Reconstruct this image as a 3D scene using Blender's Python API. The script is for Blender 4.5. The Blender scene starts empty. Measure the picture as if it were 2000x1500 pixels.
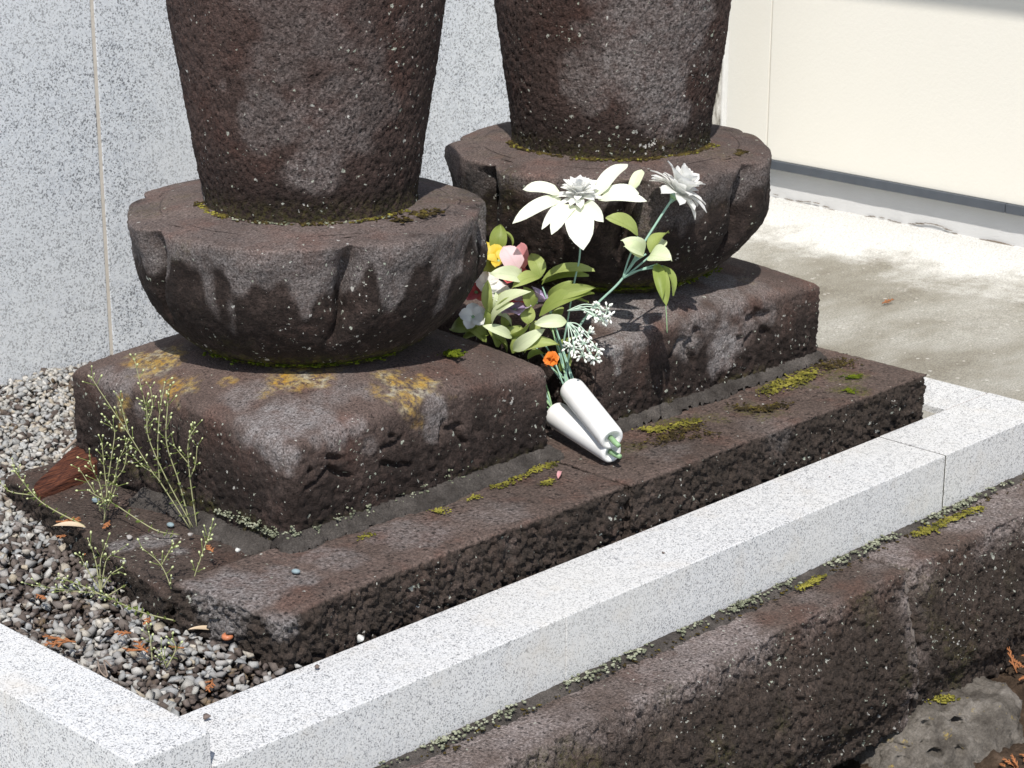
import bpy, bmesh, math, random
import numpy as np
from mathutils import Matrix, Vector

random.seed(7)
rng = np.random.default_rng(11)
R = math.radians

# ------------------------------------------------------------------ camera
F_PX, TILT, YAW, ROLL = 4212.0, R(17.854), R(45.545), R(0.139)
CAM = np.array([-1.25765, -1.68094, 1.10])
fw = np.array([math.sin(YAW)*math.cos(TILT), math.cos(YAW)*math.cos(TILT), -math.sin(TILT)])
rt = np.array([math.cos(YAW), -math.sin(YAW), 0.0])
up = np.cross(rt, fw)
rt, up = rt*math.cos(ROLL)+up*math.sin(ROLL), -rt*math.sin(ROLL)+up*math.cos(ROLL)
fh = fw[:2]/np.linalg.norm(fw[:2])          # horizontal view direction
rh = np.array([fh[1], -fh[0]])              # horizontal right
scene = bpy.context.scene
COL = scene.collection
cd = bpy.data.cameras.new('camera')
cd.sensor_width = 36.0
cd.lens = 36.0*F_PX/2000.0
cd.clip_start, cd.clip_end = 0.05, 500.0
cam = bpy.data.objects.new('camera', cd)
COL.objects.link(cam)
cam.matrix_world = Matrix(((rt[0], up[0], -fw[0], CAM[0]), (rt[1], up[1], -fw[1], CAM[1]),
                           (rt[2], up[2], -fw[2], CAM[2]), (0, 0, 0, 1)))
cd.dof.use_dof = True
cd.dof.focus_distance = 2.75
cd.dof.aperture_fstop = 22.0
scene.camera = cam

# ------------------------------------------------------------------ light
SUN_EL = R(54.0)
SUN_TURN = R(1.5)        # sun stands a little to the left of the camera's back
sh = -(fh*math.cos(SUN_TURN) + rh*math.sin(SUN_TURN))       # horizontal direction to the sun
sdir = Vector((sh[0]*math.cos(SUN_EL), sh[1]*math.cos(SUN_EL), math.sin(SUN_EL)))
w = bpy.data.worlds.new('World')
scene.world = w
w.use_nodes = True
wn = w.node_tree.nodes
sky = wn.new('ShaderNodeTexSky')
sky.sky_type = 'NISHITA'
sky.sun_disc = False
sky.sun_elevation = SUN_EL
sky.sun_rotation = math.atan2(sh[0], sh[1])
w.node_tree.links.new(sky.outputs[0], wn['Background'].inputs[0])
wn['Background'].inputs[1].default_value = 0.11
sl = bpy.data.lights.new('sun', 'SUN')
sl.energy = 4.1
sl.angle = R(0.53)
sl.color = (1.0, 0.955, 0.89)
so = bpy.data.objects.new('sun', sl)
COL.objects.link(so)
so.rotation_euler = (-sdir).to_track_quat('-Z', 'Y').to_euler()
so.location = (0, 0, 5)
vs = scene.view_settings
vs.view_transform = 'Standard'
vs.look = 'None'
vs.exposure = 0.34
vs.gamma = 1.0


# ------------------------------------------------------------------ pixel -> place helpers
def ray(x, y):
    return fw + (x-1000)/F_PX*rt - (y-750)/F_PX*up


def onz(x, y, z):
    d = ray(x, y)
    return CAM + d*((z-CAM[2])/d[2])


def ony(x, y, Y):
    d = ray(x, y)
    return CAM + d*((Y-CAM[1])/d[1])


def onx(x, y, X):
    d = ray(x, y)
    return CAM + d*((X-CAM[0])/d[0])


def atD(x, y, D):
    return CAM + ray(x, y)*D


def depth(p):
    return float((np.asarray(p)-CAM) @ fw)


# ------------------------------------------------------------------ numpy noise
def _h(ix, iy, iz, s):
    n = (ix.astype(np.int64)*374761393 + iy.astype(np.int64)*668265263 + iz.astype(np.int64)*2147483647 + s*1274126177) & 0xFFFFFFFF
    n = ((n ^ (n >> 13))*1274126177) & 0xFFFFFFFF
    n = ((n ^ (n >> 16))*2246822519) & 0xFFFFFFFF
    return ((n ^ (n >> 15)) & 0xFFFFFF)/float(0xFFFFFF)


def vnoise(P, sc, seed=0):
    Q = P*sc
    i = np.floor(Q).astype(np.int64)
    t = Q-i
    t = t*t*(3-2*t)
    o = 0
    for dx in (0, 1):
        wx = t[:, 0] if dx else 1-t[:, 0]
        for dy in (0, 1):
            wy = t[:, 1] if dy else 1-t[:, 1]
            for dz in (0, 1):
                wz = t[:, 2] if dz else 1-t[:, 2]
                o = o + wx*wy*wz*_h(i[:, 0]+dx, i[:, 1]+dy, i[:, 2]+dz, seed)
    return o*2-1


def fbm(P, sc, oct=4, seed=0, gain=0.5):
    o, a, tot = 0, 1.0, 0
    for k in range(oct):
        o = o + a*vnoise(P, sc*2**k, seed+k*17)
        tot += a
        a *= gain
    return o/tot


def worley(P, sc, seed=0):
    Q = P*sc
    i = np.floor(Q).astype(np.int64)
    best = np.full(len(P), 9.0)
    for dx in (-1, 0, 1):
        for dy in (-1, 0, 1):
            for dz in (-1, 0, 1):
                c = i+np.array([dx, dy, dz])
                ox = _h(c[:, 0], c[:, 1], c[:, 2], seed)
                oy = _h(c[:, 0], c[:, 1], c[:, 2], seed+5)
                oz = _h(c[:, 0], c[:, 1], c[:, 2], seed+9)
                d = (c[:, 0]+ox-Q[:, 0])**2+(c[:, 1]+oy-Q[:, 1])**2+(c[:, 2]+oz-Q[:, 2])**2
                best = np.minimum(best, d)
    return np.sqrt(best)


def sstep(a, b, x):
    t = np.clip((x-a)/(b-a), 0, 1)
    return t*t*(3-2*t)


def blobs(P, pts, seed=3, rag=0.55, sc=60):
    """soft ragged patches: pts = [(xyz, radius, strength)]"""
    o = np.zeros(len(P))
    n = fbm(P, sc, 3, seed)
    for c, r_, s_ in pts:
        d = np.linalg.norm(P-np.asarray(c), axis=1)/r_
        o = np.maximum(o, s_*sstep(0.0, 0.5, 1-d+rag*n))
    return o


# ------------------------------------------------------------------ object helpers
def tag(o, label=None, cat=None, group=None, kind=None):
    if label:
        o['label'] = label
    if cat:
        o['category'] = cat
    if group:
        o['group'] = group
    if kind:
        o['kind'] = kind
    return o


def link(name, me, mat=None, parent=None, smooth=True):
    o = bpy.data.objects.new(name, me)
    COL.objects.link(o)
    if mat and not me.materials:
        me.materials.append(mat)
    if parent is not None:
        o.parent = parent
        o.matrix_parent_inverse = Matrix.Translation(-parent.location) if parent.type == 'EMPTY' or True else Matrix()
    if smooth:
        me.polygons.foreach_set('use_smooth', np.ones(len(me.polygons), dtype=bool))
    return o


def mesh(name, V, Fq, mask=None):
    me = bpy.data.meshes.new(name)
    V = np.asarray(V, dtype=np.float32)
    if isinstance(Fq, np.ndarray):
        k = Fq.shape[1]
        me.vertices.add(len(V))
        me.vertices.foreach_set('co', V.ravel())
        me.loops.add(Fq.size)
        me.loops.foreach_set('vertex_index', Fq.ravel().astype(np.int32))
        me.polygons.add(len(Fq))
        me.polygons.foreach_set('loop_start', np.arange(0, Fq.size, k, dtype=np.int32))
        me.update(calc_edges=True)
    else:
        me.from_pydata([tuple(map(float, v)) for v in V], [], [tuple(map(int, q)) for q in Fq])
        me.update()
    if mask is not None:
        a = me.color_attributes.new('mask', 'FLOAT_COLOR', 'POINT')
        a.data.foreach_set('color', np.asarray(mask, dtype=np.float32).ravel())
    return me


def empty(name, loc):
    o = bpy.data.objects.new(name, None)
    COL.objects.link(o)
    o.location = loc
    o.empty_display_size = 0.05
    return o


def rbox(lo, hi, sp, r, bottom=True):
    """box surface as a lattice with rounded edges: returns P, N, quads"""
    lo, hi = np.array(lo, float), np.array(hi, float)
    n = np.maximum(2, np.ceil((hi-lo)/sp).astype(int))
    quads = []
    for ax in range(3):
        b, c = (ax+1) % 3, (ax+2) % 3
        for side in (0, 1):
            if ax == 2 and side == 0 and not bottom:
                continue
            I, J = np.meshgrid(np.arange(n[b]+1), np.arange(n[c]+1), indexing='ij')
            code = np.zeros(I.shape+(3,), int)
            code[..., ax] = n[ax]*side
            code[..., b] = I
            code[..., c] = J
            id_ = (code[..., 0]*(n[1]+1)+code[..., 1])*(n[2]+1)+code[..., 2]
            q = np.stack([id_[:-1, :-1], id_[1:, :-1], id_[1:, 1:], id_[:-1, 1:]], -1).reshape(-1, 4)
            if not side:
                q = q[:, ::-1]
            quads.append(q)
    q = np.concatenate(quads)
    ids, inv = np.unique(q, return_inverse=True)
    q = inv.reshape(-1, 4)
    k = ids % (n[2]+1)
    j = (ids//(n[2]+1)) % (n[1]+1)
    i = ids//((n[2]+1)*(n[1]+1))
    p = lo+np.stack([i, j, k], 1)/n*(hi-lo)
    rr = np.minimum(r, (hi-lo)/2*0.98)
    c = np.clip(p, lo+rr, hi-rr)
    d = (p-c)/rr
    nn = d/np.maximum(np.linalg.norm(d, axis=1, keepdims=True), 1e-9)
    # blend so that flat faces stay put
    return c+nn*rr, nn, q


ICO = {}


def ico(sub):
    if sub not in ICO:
        bm = bmesh.new()
        bmesh.ops.create_icosphere(bm, subdivisions=sub, radius=1)
        bm.verts.ensure_lookup_table()
        ICO[sub] = (np.array([v.co[:] for v in bm.verts]), np.array([[v.index for v in f.verts] for f in bm.faces]))
        bm.free()
    return ICO[sub]


def tube(pts, rad, seg=6, cap=True):
    pts = [np.asarray(p, float) for p in pts]
    n = len(pts)
    rad = [rad]*n if np.isscalar(rad) else rad
    V, Fq = [], []
    t0 = pts[1]-pts[0]
    a = np.cross(t0, (0.3, 0.2, 1.0))
    a /= np.linalg.norm(a)
    for i in range(n):
        t = pts[min(i+1, n-1)]-pts[max(i-1, 0)]
        t = t/np.linalg.norm(t)
        a = a-t*(a@t)
        a /= np.linalg.norm(a)
        b = np.cross(t, a)
        for s in range(seg):
            an = 2*math.pi*s/seg
            V.append(pts[i]+rad[i]*(math.cos(an)*a+math.sin(an)*b))
    for i in range(n-1):
        for s in range(seg):
            s2 = (s+1) % seg
            Fq.append((i*seg+s, i*seg+s2, (i+1)*seg+s2, (i+1)*seg+s))
    if cap:
        Fq.append(tuple(range(seg))[::-1])
        Fq.append(tuple((n-1)*seg+s for s in range(seg)))
    return V, Fq


def smooth_path(pts, k=5):
    """Catmull-Rom"""
    pts = [np.asarray(p, float) for p in pts]
    if len(pts) < 3:
        return pts
    e = [2*pts[0]-pts[1]]+pts+[2*pts[-1]-pts[-2]]
    o = []
    for i in range(1, len(e)-2):
        for t in np.linspace(0, 1, k, endpoint=False):
            p0, p1, p2, p3 = e[i-1], e[i], e[i+1], e[i+2]
            o.append(0.5*((2*p1)+(p2-p0)*t+(2*p0-5*p1+4*p2-p3)*t*t+(3*p1-p0-3*p2+p3)*t**3))
    o.append(pts[-1])
    return o


class Acc:
    """collects pieces into one mesh"""
    def __init__(s):
        s.V, s.F, s.n = [], [], 0

    def add(s, V, Fq):
        V = np.asarray(V, float)
        s.V.append(V)
        s.F += [tuple(int(i)+s.n for i in q) for q in Fq]
        s.n += len(V)

    def build(s, name, mat, parent=None, smooth=True):
        return link(name, mesh(name, np.concatenate(s.V), s.F), mat, parent, smooth)


# ------------------------------------------------------------------ material helpers
class NT:
    def __init__(s, name):
        s.m = bpy.data.materials.new(name)
        s.m.use_nodes = True
        s.t = s.m.node_tree
        s.b = s.t.nodes['Principled BSDF']
        s.out = s.t.nodes['Material Output']

    def set(s, sock, v):
        if isinstance(v, bpy.types.NodeSocket):
            s.t.links.new(v, sock)
        elif v is not None:
            if hasattr(sock.default_value, '__len__') and not hasattr(v, '__len__'):
                v = (v, v, v, 1)[:len(sock.default_value)]
            if hasattr(v, '__len__') and len(v) == 3 and len(sock.default_value) == 4:
                v = (*v, 1)
            sock.default_value = v

    def coord(s, kind='Object'):
        return s.t.nodes.new('ShaderNodeTexCoord').outputs[kind]

    def noise(s, vec, sc, det=3, rough=0.55, dist=0.0, out='Fac'):
        n = s.t.nodes.new('ShaderNodeTexNoise')
        s.set(n.inputs['Vector'], vec)
        n.inputs['Scale'].default_value = sc
        n.inputs['Detail'].default_value = det
        n.inputs['Roughness'].default_value = rough
        n.inputs['Distortion'].default_value = dist
        return n.outputs[out]

    def voro(s, vec, sc, feat='F1', out='Distance', rand=1.0):
        n = s.t.nodes.new('ShaderNodeTexVoronoi')
        n.feature = feat
        s.set(n.inputs['Vector'], vec)
        n.inputs['Scale'].default_value = sc
        n.inputs['Randomness'].default_value = rand
        return n.outputs[out]

    def ramp(s, fac, stops, interp='LINEAR'):
        n = s.t.nodes.new('ShaderNodeValToRGB')
        cr = n.color_ramp
        cr.interpolation = interp
        while len(cr.elements) < len(stops):
            cr.elements.new(0.5)
        for e, (p, c) in zip(cr.elements, stops):
            e.position = p
            e.color = (c, c, c, 1) if not hasattr(c, '__len__') else (*c, 1)
        s.set(n.inputs[0], fac)
        return n.outputs[0]

    def math(s, op, a, b=None, clamp=False):
        n = s.t.nodes.new('ShaderNodeMath')
        n.operation = op
        n.use_clamp = clamp
        s.set(n.inputs[0], a)
        if b is not None:
            s.set(n.inputs[1], b)
        return n.outputs[0]

    def mix(s, fac, a, b, mode='MIX'):
        n = s.t.nodes.new('ShaderNodeMix')
        n.data_type = 'RGBA'
        n.blend_type = mode
        s.set(n.inputs[0], fac)
        s.set(n.inputs[6], a)
        s.set(n.inputs[7], b)
        return n.outputs[2]

    def attr(s, name='mask'):
        n = s.t.nodes.new('ShaderNodeAttribute')
        n.attribute_name = name
        sp = s.t.nodes.new('ShaderNodeSeparateColor')
        s.t.links.new(n.outputs['Color'], sp.inputs[0])
        return sp.outputs[0], sp.outputs[1], sp.outputs[2], n.outputs['Alpha']

    def sep(s, vec):
        n = s.t.nodes.new('ShaderNodeSeparateXYZ')
        s.set(n.inputs[0], vec)
        return n.outputs

    def bump(s, h, strength, dist, prev=None):
        n = s.t.nodes.new('ShaderNodeBump')
        s.set(n.inputs['Height'], h)
        n.inputs['Strength'].default_value = strength
        n.inputs['Distance'].default_value = dist
        if prev is not None:
            s.t.links.new(prev, n.inputs['Normal'])
        return n.outputs[0]

    def rnd(s):
        return s.t.nodes.new('ShaderNodeObjectInfo').outputs['Random']

    def done(s, col, rough=0.9, nrm=None, spec=0.3, metal=0.0):
        s.set(s.b.inputs['Base Color'], col)
        s.set(s.b.inputs['Roughness'], rough)
        s.b.inputs['Specular IOR Level'].default_value = spec
        s.b.inputs['Metallic'].default_value = metal
        if nrm is not None:
            s.t.links.new(nrm, s.b.inputs['Normal'])
        return s.m


def spots(t, co, sc, keep, rmax, dens=None):
    """hard ragged lichen dots: random subset of Voronoi cells"""
    d = t.voro(co, sc)
    c = t.voro(co, sc, out='Color')
    ch = t.t.nodes.new('ShaderNodeSeparateColor')
    t.set(ch.inputs[0], c)
    rad = t.math('MULTIPLY', t.math('POWER', ch.outputs[0], 2.0), rmax)
    inside = t.math('LESS_THAN', d, rad)
    k = t.math('GREATER_THAN', ch.outputs[1], t.math('SUBTRACT', 1.0, keep) if dens is None else t.math('SUBTRACT', 1.0, t.math('MULTIPLY', dens, keep)))
    return t.math('MULTIPLY', inside, k)


def lava_mat(name, dark=(0.0165, 0.0110, 0.0092), mid=(0.114, 0.082, 0.071), pale=(0.205, 0.192, 0.190),
             grain=1.0, lichen=0.3, bump=1.0, crust=False):
    t = NT(name)
    co0 = t.coord()
    wob = t.noise(co0, 120, 4, 0.7, out='Color')
    n = t.t.nodes.new('ShaderNodeVectorMath')
    n.operation = 'MULTIPLY_ADD'
    t.set(n.inputs[0], wob)
    n.inputs[1].default_value = (0.014, 0.014, 0.014)
    t.set(n.inputs[2], co0)
    co = n.outputs[0]
    ly, pl, dk, ms = t.attr()
    big = t.noise(co0, 9, 5, 0.65)
    med = t.noise(co0, 48, 5, 0.7)
    fine = t.noise(co0, 380*grain, 3, 0.7)
    col = t.mix(t.ramp(big, [(0.38, 0.0), (0.62, 1.0)]), mid, tuple(0.6*a+0.4*b for a, b in zip(mid, dark)))
    rust = t.math('MULTIPLY', t.ramp(t.noise(co0, 14, 3), [(0.50, 0), (0.66, 1)]), 0.6)
    col = t.mix(rust, col, tuple(a*b for a, b in zip(mid, (0.95, 0.70, 0.62))))
    # black algae film and painted lotus underside shade, broken up by the pores
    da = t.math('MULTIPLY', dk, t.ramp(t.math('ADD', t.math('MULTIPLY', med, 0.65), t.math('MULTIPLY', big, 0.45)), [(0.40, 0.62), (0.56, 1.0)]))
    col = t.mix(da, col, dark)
    # pale weathered wash
    pa = t.math('MULTIPLY', pl, t.ramp(t.math('ADD', t.math('MULTIPLY', med, 0.6), t.math('MULTIPLY', fine, 0.4)), [(0.36, 0.15), (0.60, 1.0)]), True)
    col = t.mix(pa, col, pale)
    # mineral grain and pores
    col = t.mix(1.0, col, t.ramp(fine, [(0.28, 0.45), (0.5, 1.0), (0.72, 1.75)]), 'MULTIPLY')
    pit = t.voro(co, 170*grain)
    pore = t.math('MULTIPLY', t.ramp(pit, [(0.10, 1.0), (0.34, 0.0)]), t.ramp(med, [(0.40, 0.15), (0.58, 1.0)]))
    col = t.mix(t.math('MULTIPLY', pore, 0.8), col, tuple(c*0.45 for c in dark))
    # yellow crust lichen
    ya = t.math('MULTIPLY', ly, t.ramp(t.noise(co0, 120, 4, 0.75), [(0.40, 0.0), (0.60, 1.0)]), True)
    ycol = t.ramp(t.noise(co0, 38, 4), [(0.36, (0.36, 0.33, 0.25)), (0.48, (0.34, 0.245, 0.085)), (0.66, (0.36, 0.205, 0.030))])
    col = t.mix(ya, col, ycol)
    # green moss film
    ma = t.math('MULTIPLY', ms, t.ramp(t.noise(co0, 160, 3, 0.7), [(0.42, 0.0), (0.6, 1.0)]), True)
    col = t.mix(ma, col, t.ramp(t.noise(co0, 60, 3), [(0.35, (0.035, 0.05, 0.006)), (0.65, (0.13, 0.125, 0.012))]))
    # white lichen dots
    dens = t.math('MULTIPLY', t.ramp(t.noise(co0, 7, 3), [(0.44, 0.12), (0.62, 1.0)]), t.ramp(dk, [(0.15, 0.22), (0.6, 1.0)]))
    s1 = spots(t, co, 85, lichen*0.75, 0.30, dens)
    s2 = spots(t, co, 210, lichen*0.8, 0.42, dens)
    sp = t.math('MAXIMUM', s1, s2)
    lc = t.ramp(t.noise(co0, 30, 2), [(0.4, (0.46, 0.45, 0.42)), (0.6, (0.34, 0.37, 0.30))])
    col = t.mix(t.math('MULTIPLY', sp, 0.85), col, lc)
    nb = t.bump(t.math('SUBTRACT', t.noise(co0, 240*grain, 3, 0.75), t.math('MULTIPLY', pore, 0.55)), min(1.0, 0.65*bump), 0.005)
    return t.done(col, 0.88, nb, 0.25)


def granite_mat(name, sc, base=(0.66, 0.665, 0.665), grey=(0.36, 0.37, 0.38), blk=(0.06, 0.062, 0.066), black=0.10, mid=0.30, tint=None, gloss=0.55):
    t = NT(name)
    co0 = t.coord()
    n = t.t.nodes.new('ShaderNodeVectorMath')
    n.operation = 'MULTIPLY_ADD'
    t.set(n.inputs[0], t.noise(co0, sc*0.9, 2, out='Color'))
    n.inputs[1].default_value = (1.6/sc,)*3
    t.set(n.inputs[2], co0)
    co = n.outputs[0]

    def chan(v, k):
        c = t.t.nodes.new('ShaderNodeSeparateColor')
        t.set(c.inputs[0], v)
        return c.outputs[k]
    v1 = chan(t.voro(co, sc*0.55, out='Color'), 0)
    v2 = chan(t.voro(co, sc, out='Color'), 1)
    v3 = chan(t.voro(co, sc*1.6, out='Color'), 2)
    big = t.noise(co0, 6, 4)
    col = t.mix(v3, base, tuple(c*0.80 for c in base))
    col = t.mix(t.math('MULTIPLY', t.math('LESS_THAN', v1, mid), t.ramp(big, [(0.3, 0.45), (0.7, 0.85)])), col, grey)
    gate = t.math('MULTIPLY', black*1.5, t.ramp(t.noise(co0, sc*0.12, 3), [(0.35, 0.25), (0.65, 1.0)]))
    col = t.mix(t.math('MULTIPLY', t.math('LESS_THAN', v2, gate), 0.88), col, blk)
    col = t.mix(t.math('MULTIPLY', t.math('LESS_THAN', v3, black*0.6), 0.75), col, blk)
    warm = t.ramp(t.noise(co0, 2.6, 5), [(0.45, 0.0), (0.75, 0.5)])
    col = t.mix(warm, col, tint or (0.60, 0.585, 0.54))
    return t, co0, col, t.bump(v3, 0.12, 0.0012), gloss


def flat_mat(name, col, rough=0.8, nsc=60, var=0.2, bump=0.0, spec=0.3):
    t = NT(name)
    co = t.coord()
    c = t.mix(t.noise(co, nsc, 4, 0.6), tuple(v*(1-var) for v in col), tuple(min(1, v*(1+var)) for v in col))
    nb = t.bump(t.noise(co, nsc*2, 4, 0.6), bump, 0.003) if bump else None
    return t.done(c, rough, nb, spec)


def leaf_mat(name, c1, c2, transl=0.35, rough=0.5, var=True, base=0.45):
    """thin cloth or leaf: diffuse with light coming through"""
    t = NT(name)
    co = t.coord('Generated')
    fac = t.math('ADD', t.math('MULTIPLY', t.rnd(), 0.6), t.math('MULTIPLY', t.noise(co, 3, 3), 0.5)) if var else t.noise(co, 3, 3)
    col = t.mix(fac, c1, c2)
    lu, ls, _, _ = t.attr()
    au = t.math('ABSOLUTE', t.math('SUBTRACT', lu, 0.5))
    rib = t.ramp(au, [(0.0, 1.0), (0.05, 0.0)])
    vein = t.ramp(t.math('SINE', t.math('ADD', t.math('MULTIPLY', ls, 55.0), t.math('MULTIPLY', au, -40.0))), [(0.80, 0.0), (1.0, 1.0)])
    lines = t.math('MULTIPLY', t.math('MAXIMUM', rib, t.math('MULTIPLY', vein, 0.5)), 0.30 if base > 0.2 else 0.10)
    col = t.mix(lines, col, t.mix(0.5, c1, tuple(v*0.55 for v in c1)))
    col = t.mix(t.ramp(ls, [(0.0, base), (0.35, 0.0)]), col, tuple(a*0.8*b for a, b in zip(c1, (0.92, 1.0, 0.75))))
    t.done(col, rough, t.bump(t.noise(t.coord(), 500, 2), 0.12, 0.001), 0.35)
    tr = t.t.nodes.new('ShaderNodeBsdfTranslucent')
    t.set(tr.inputs[0], t.mix(1.0, col, (1.0, 1.0, 0.75) if base > 0.2 else (1.0, 1.0, 0.97), 'MULTIPLY'))
    mx = t.t.nodes.new('ShaderNodeMixShader')
    mx.inputs[0].default_value = transl
    t.t.links.new(t.b.outputs[0], mx.inputs[1])
    t.t.links.new(tr.outputs[0], mx.inputs[2])
    t.t.links.new(mx.outputs[0], t.out.inputs[0])
    return t.m


M = {}
M['lava'] = lava_mat('weathered_lava_stone', lichen=0.42)
M['lava_statue'] = lava_mat('pitted_lava_stone', grain=0.8, lichen=0.60, bump=1.5, dark=(0.0195, 0.0125, 0.0105), mid=(0.070, 0.045, 0.0385), pale=(0.165, 0.148, 0.143))
M['lava_rough'] = lava_mat('coarse_lava_stone', grain=0.7, lichen=0.34, bump=1.5, dark=(0.0285, 0.0215, 0.0172), mid=(0.110, 0.080, 0.068))
t = NT('dark_cement_mortar')
co = t.coord()
c = t.ramp(t.noise(co, 18, 6, 0.75), [(0.3, (0.030, 0.025, 0.022)), (0.5, (0.068, 0.060, 0.054)), (0.68, (0.120, 0.106, 0.096))])
c = t.mix(1.0, c, t.ramp(t.noise(co, 420, 3, .7), [(0.3, .6), (.5, 1), (.72, 1.5)]), 'MULTIPLY')
M['mortar'] = t.done(c, 0.95, t.bump(t.noise(co, 240, 4, 0.75), 1.0, 0.005), 0.2)
M['boulder'] = None

t, co0, col, nb, gl = granite_mat('white_kerb_granite', 640, base=(0.67, 0.672, 0.67), grey=(0.54, 0.55, 0.56), blk=(0.15, 0.155, 0.165), black=0.15, mid=0.36)
# brown run-off stains low on the faces and along the edges
st = t.math('MULTIPLY', t.ramp(t.noise(co0, 11, 4, 0.65), [(0.55, 0.0), (0.78, 0.45)]), 1.0)
M['granite'] = t.done(t.mix(st, col, (0.55, 0.50, 0.43)), 0.62, nb, 0.35)
t, co0, col, nb, gl = granite_mat('grey_wall_granite', 370, base=(0.70, 0.735, 0.775), grey=(0.51, 0.545, 0.59), blk=(0.13, 0.14, 0.155), black=0.18, mid=0.32, tint=(0.68, 0.70, 0.71))
M['granite_wall'] = t.done(col, 0.45, nb, 0.4)

t = NT('old_moss')
co = t.coord()
M['moss'] = t.done(t.ramp(t.noise(co, 45, 4, 0.6), [(0.33, (0.045, 0.048, 0.012)), (0.48, (0.17, 0.155, 0.030)), (0.62, (0.31, 0.28, 0.055))]), 0.95, t.bump(t.noise(co, 900, 3), 1.0, 0.002), 0.1)
t = NT('brown_moss')
co = t.coord()
M['moss_brown'] = t.done(t.ramp(t.noise(co, 70, 4, 0.6), [(0.33, (0.022, 0.018, 0.010)), (0.55, (0.075, 0.055, 0.020)), (0.70, (0.17, 0.14, 0.03))]), 0.95, t.bump(t.noise(co, 900, 3), 1.0, 0.002), 0.1)
t = NT('green_moss')
co = t.coord()
M['moss_green'] = t.done(t.ramp(t.noise(co, 90, 4, 0.6), [(0.3, (0.02, 0.035, 0.004)), (0.6, (0.13, 0.16, 0.012))]), 0.95, t.bump(t.noise(co, 900, 3), 1.0, 0.002), 0.1)
t = NT('pale_leafy_lichen')
co = t.coord()
M['lichen'] = t.done(t.ramp(t.noise(co, 60, 4, 0.6), [(0.32, (0.05, 0.052, 0.040)), (0.5, (0.22, 0.235, 0.16)), (0.66, (0.42, 0.43, 0.33))]), 0.95, t.bump(t.noise(co, 700, 3), 1.0, 0.002), 0.1)


# =================================================================== THE SETTING
def plane(name, x0, x1, y0, y1, z, mat, kind='structure'):
    me = mesh(name, [(x0, y0, z), (x1, y0, z), (x1, y1, z), (x0, y1, z)], [(0, 1, 2, 3)])
    return tag(link(name, me, mat, smooth=False), kind=kind)


t = NT('dry_soil')
co = t.coord()
c = t.ramp(t.noise(co, 35, 6, 0.7), [(0.3, (0.028, 0.020, 0.014)), (0.55, (0.075, 0.052, 0.036)), (0.75, (0.15, 0.105, 0.075))])
M['soil'] = t.done(c, 1.0, t.bump(t.noise(co, 120, 5, 0.7), 1.0, 0.01), 0.1)
plane('ground', -60, 60, -60, 60, -0.46, M['soil'])
M['bounce_ground'] = flat_mat('pale_bounce_ground', (0.50, 0.49, 0.46), 0.95, 12, 0.2, 0.3)  # for two pale sheets out of view, added to bounce light onto the faces
plane('bounce_ground', -30, 30, -30, -0.78, -0.43, M['bounce_ground'])
plane('side_bounce_ground', -30, -0.30, -0.78, 30, -0.43, M['bounce_ground'])
# uneven soil in front of the stone wall
gx, gy = np.meshgrid(np.linspace(0.55, 2.6, 160), np.linspace(-0.75, -0.06, 60), indexing='ij')
P = np.stack([gx.ravel(), gy.ravel(), np.zeros(gx.size)], 1)
z = -0.385+0.11*sstep(1.1, 1.75, P[:, 0])+0.022*fbm(P, 9, 4, 3)+0.012*fbm(P, 45, 3, 8)
P[:, 2] = z
SOIL = lambda x, y: -0.385+0.11*float(sstep(1.1, 1.75, np.array([x]))[0])
idx = np.arange(gx.size).reshape(gx.shape)
q = np.stack([idx[:-1, :-1], idx[1:, :-1], idx[1:, 1:], idx[:-1, 1:]], -1).reshape(-1, 4)
tag(link('soil_bank', mesh('soil_bank', P, q), M['soil']), kind='structure')

# concrete pavement towards the building
t = NT('stained_concrete')
co = t.coord()
X = t.sep(co)
st_v = t.t.nodes.new('ShaderNodeVectorMath')
st_v.operation = 'MULTIPLY'
t.set(st_v.inputs[0], co)
st_v.inputs[1].default_value = (1.0, 1.8, 1.0)
blot = t.noise(st_v.outputs[0], 2.6, 6, 0.68)
c = t.ramp(blot, [(0.32, (0.19, 0.172, 0.138)), (0.46, (0.26, 0.246, 0.208)), (0.58, (0.33, 0.32, 0.285)), (0.74, (0.40, 0.39, 0.36))])
lime = t.math('ADD', X[0], t.math('MULTIPLY', t.math('SUBTRACT', t.noise(co, 7, 5, 0.7), 0.5), 0.55))
c = t.mix(t.ramp(t.math('SUBTRACT', lime, 1.65), [(0.60, 0.0), (0.74, 1.0)]), c, (0.58, 0.575, 0.55))
gr = t.noise(co, 330, 3, 0.7)
c = t.mix(1.0, c, t.ramp(gr, [(0.3, 0.55), (0.5, 1.0), (0.72, 1.45)]), 'MULTIPLY')
c = t.mix(t.math('MULTIPLY', spots(t, co, 90, 0.25, 0.35), 0.8), c, (0.50, 0.48, 0.44))
M['concrete'] = t.done(c, 0.95, t.bump(gr, 0.5, 0.003), 0.2)
gx, gy = np.meshgrid(np.linspace(1.703, 2.57, 60), np.linspace(-0.085, 4.0, 90), indexing='ij')
P = np.stack([gx.ravel(), gy.ravel(), 0*gx.ravel()], 1)
P[:, 2] = -0.014+0.0035*fbm(P, 4, 3, 5)+0.022*sstep(2.30, 2.57, P[:, 0])
idx = np.arange(gx.size).reshape(gx.shape)
q = np.stack([idx[:-1, :-1], idx[1:, :-1], idx[1:, 1:], idx[:-1, 1:]], -1).reshape(-1, 4)
tag(link('pavement', mesh('pavement', P, q), M['concrete']), kind='structure')

plane('concrete_fill', 1.45, 1.5785, 0.1215, 1.2, -0.012, M['concrete'])
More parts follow.
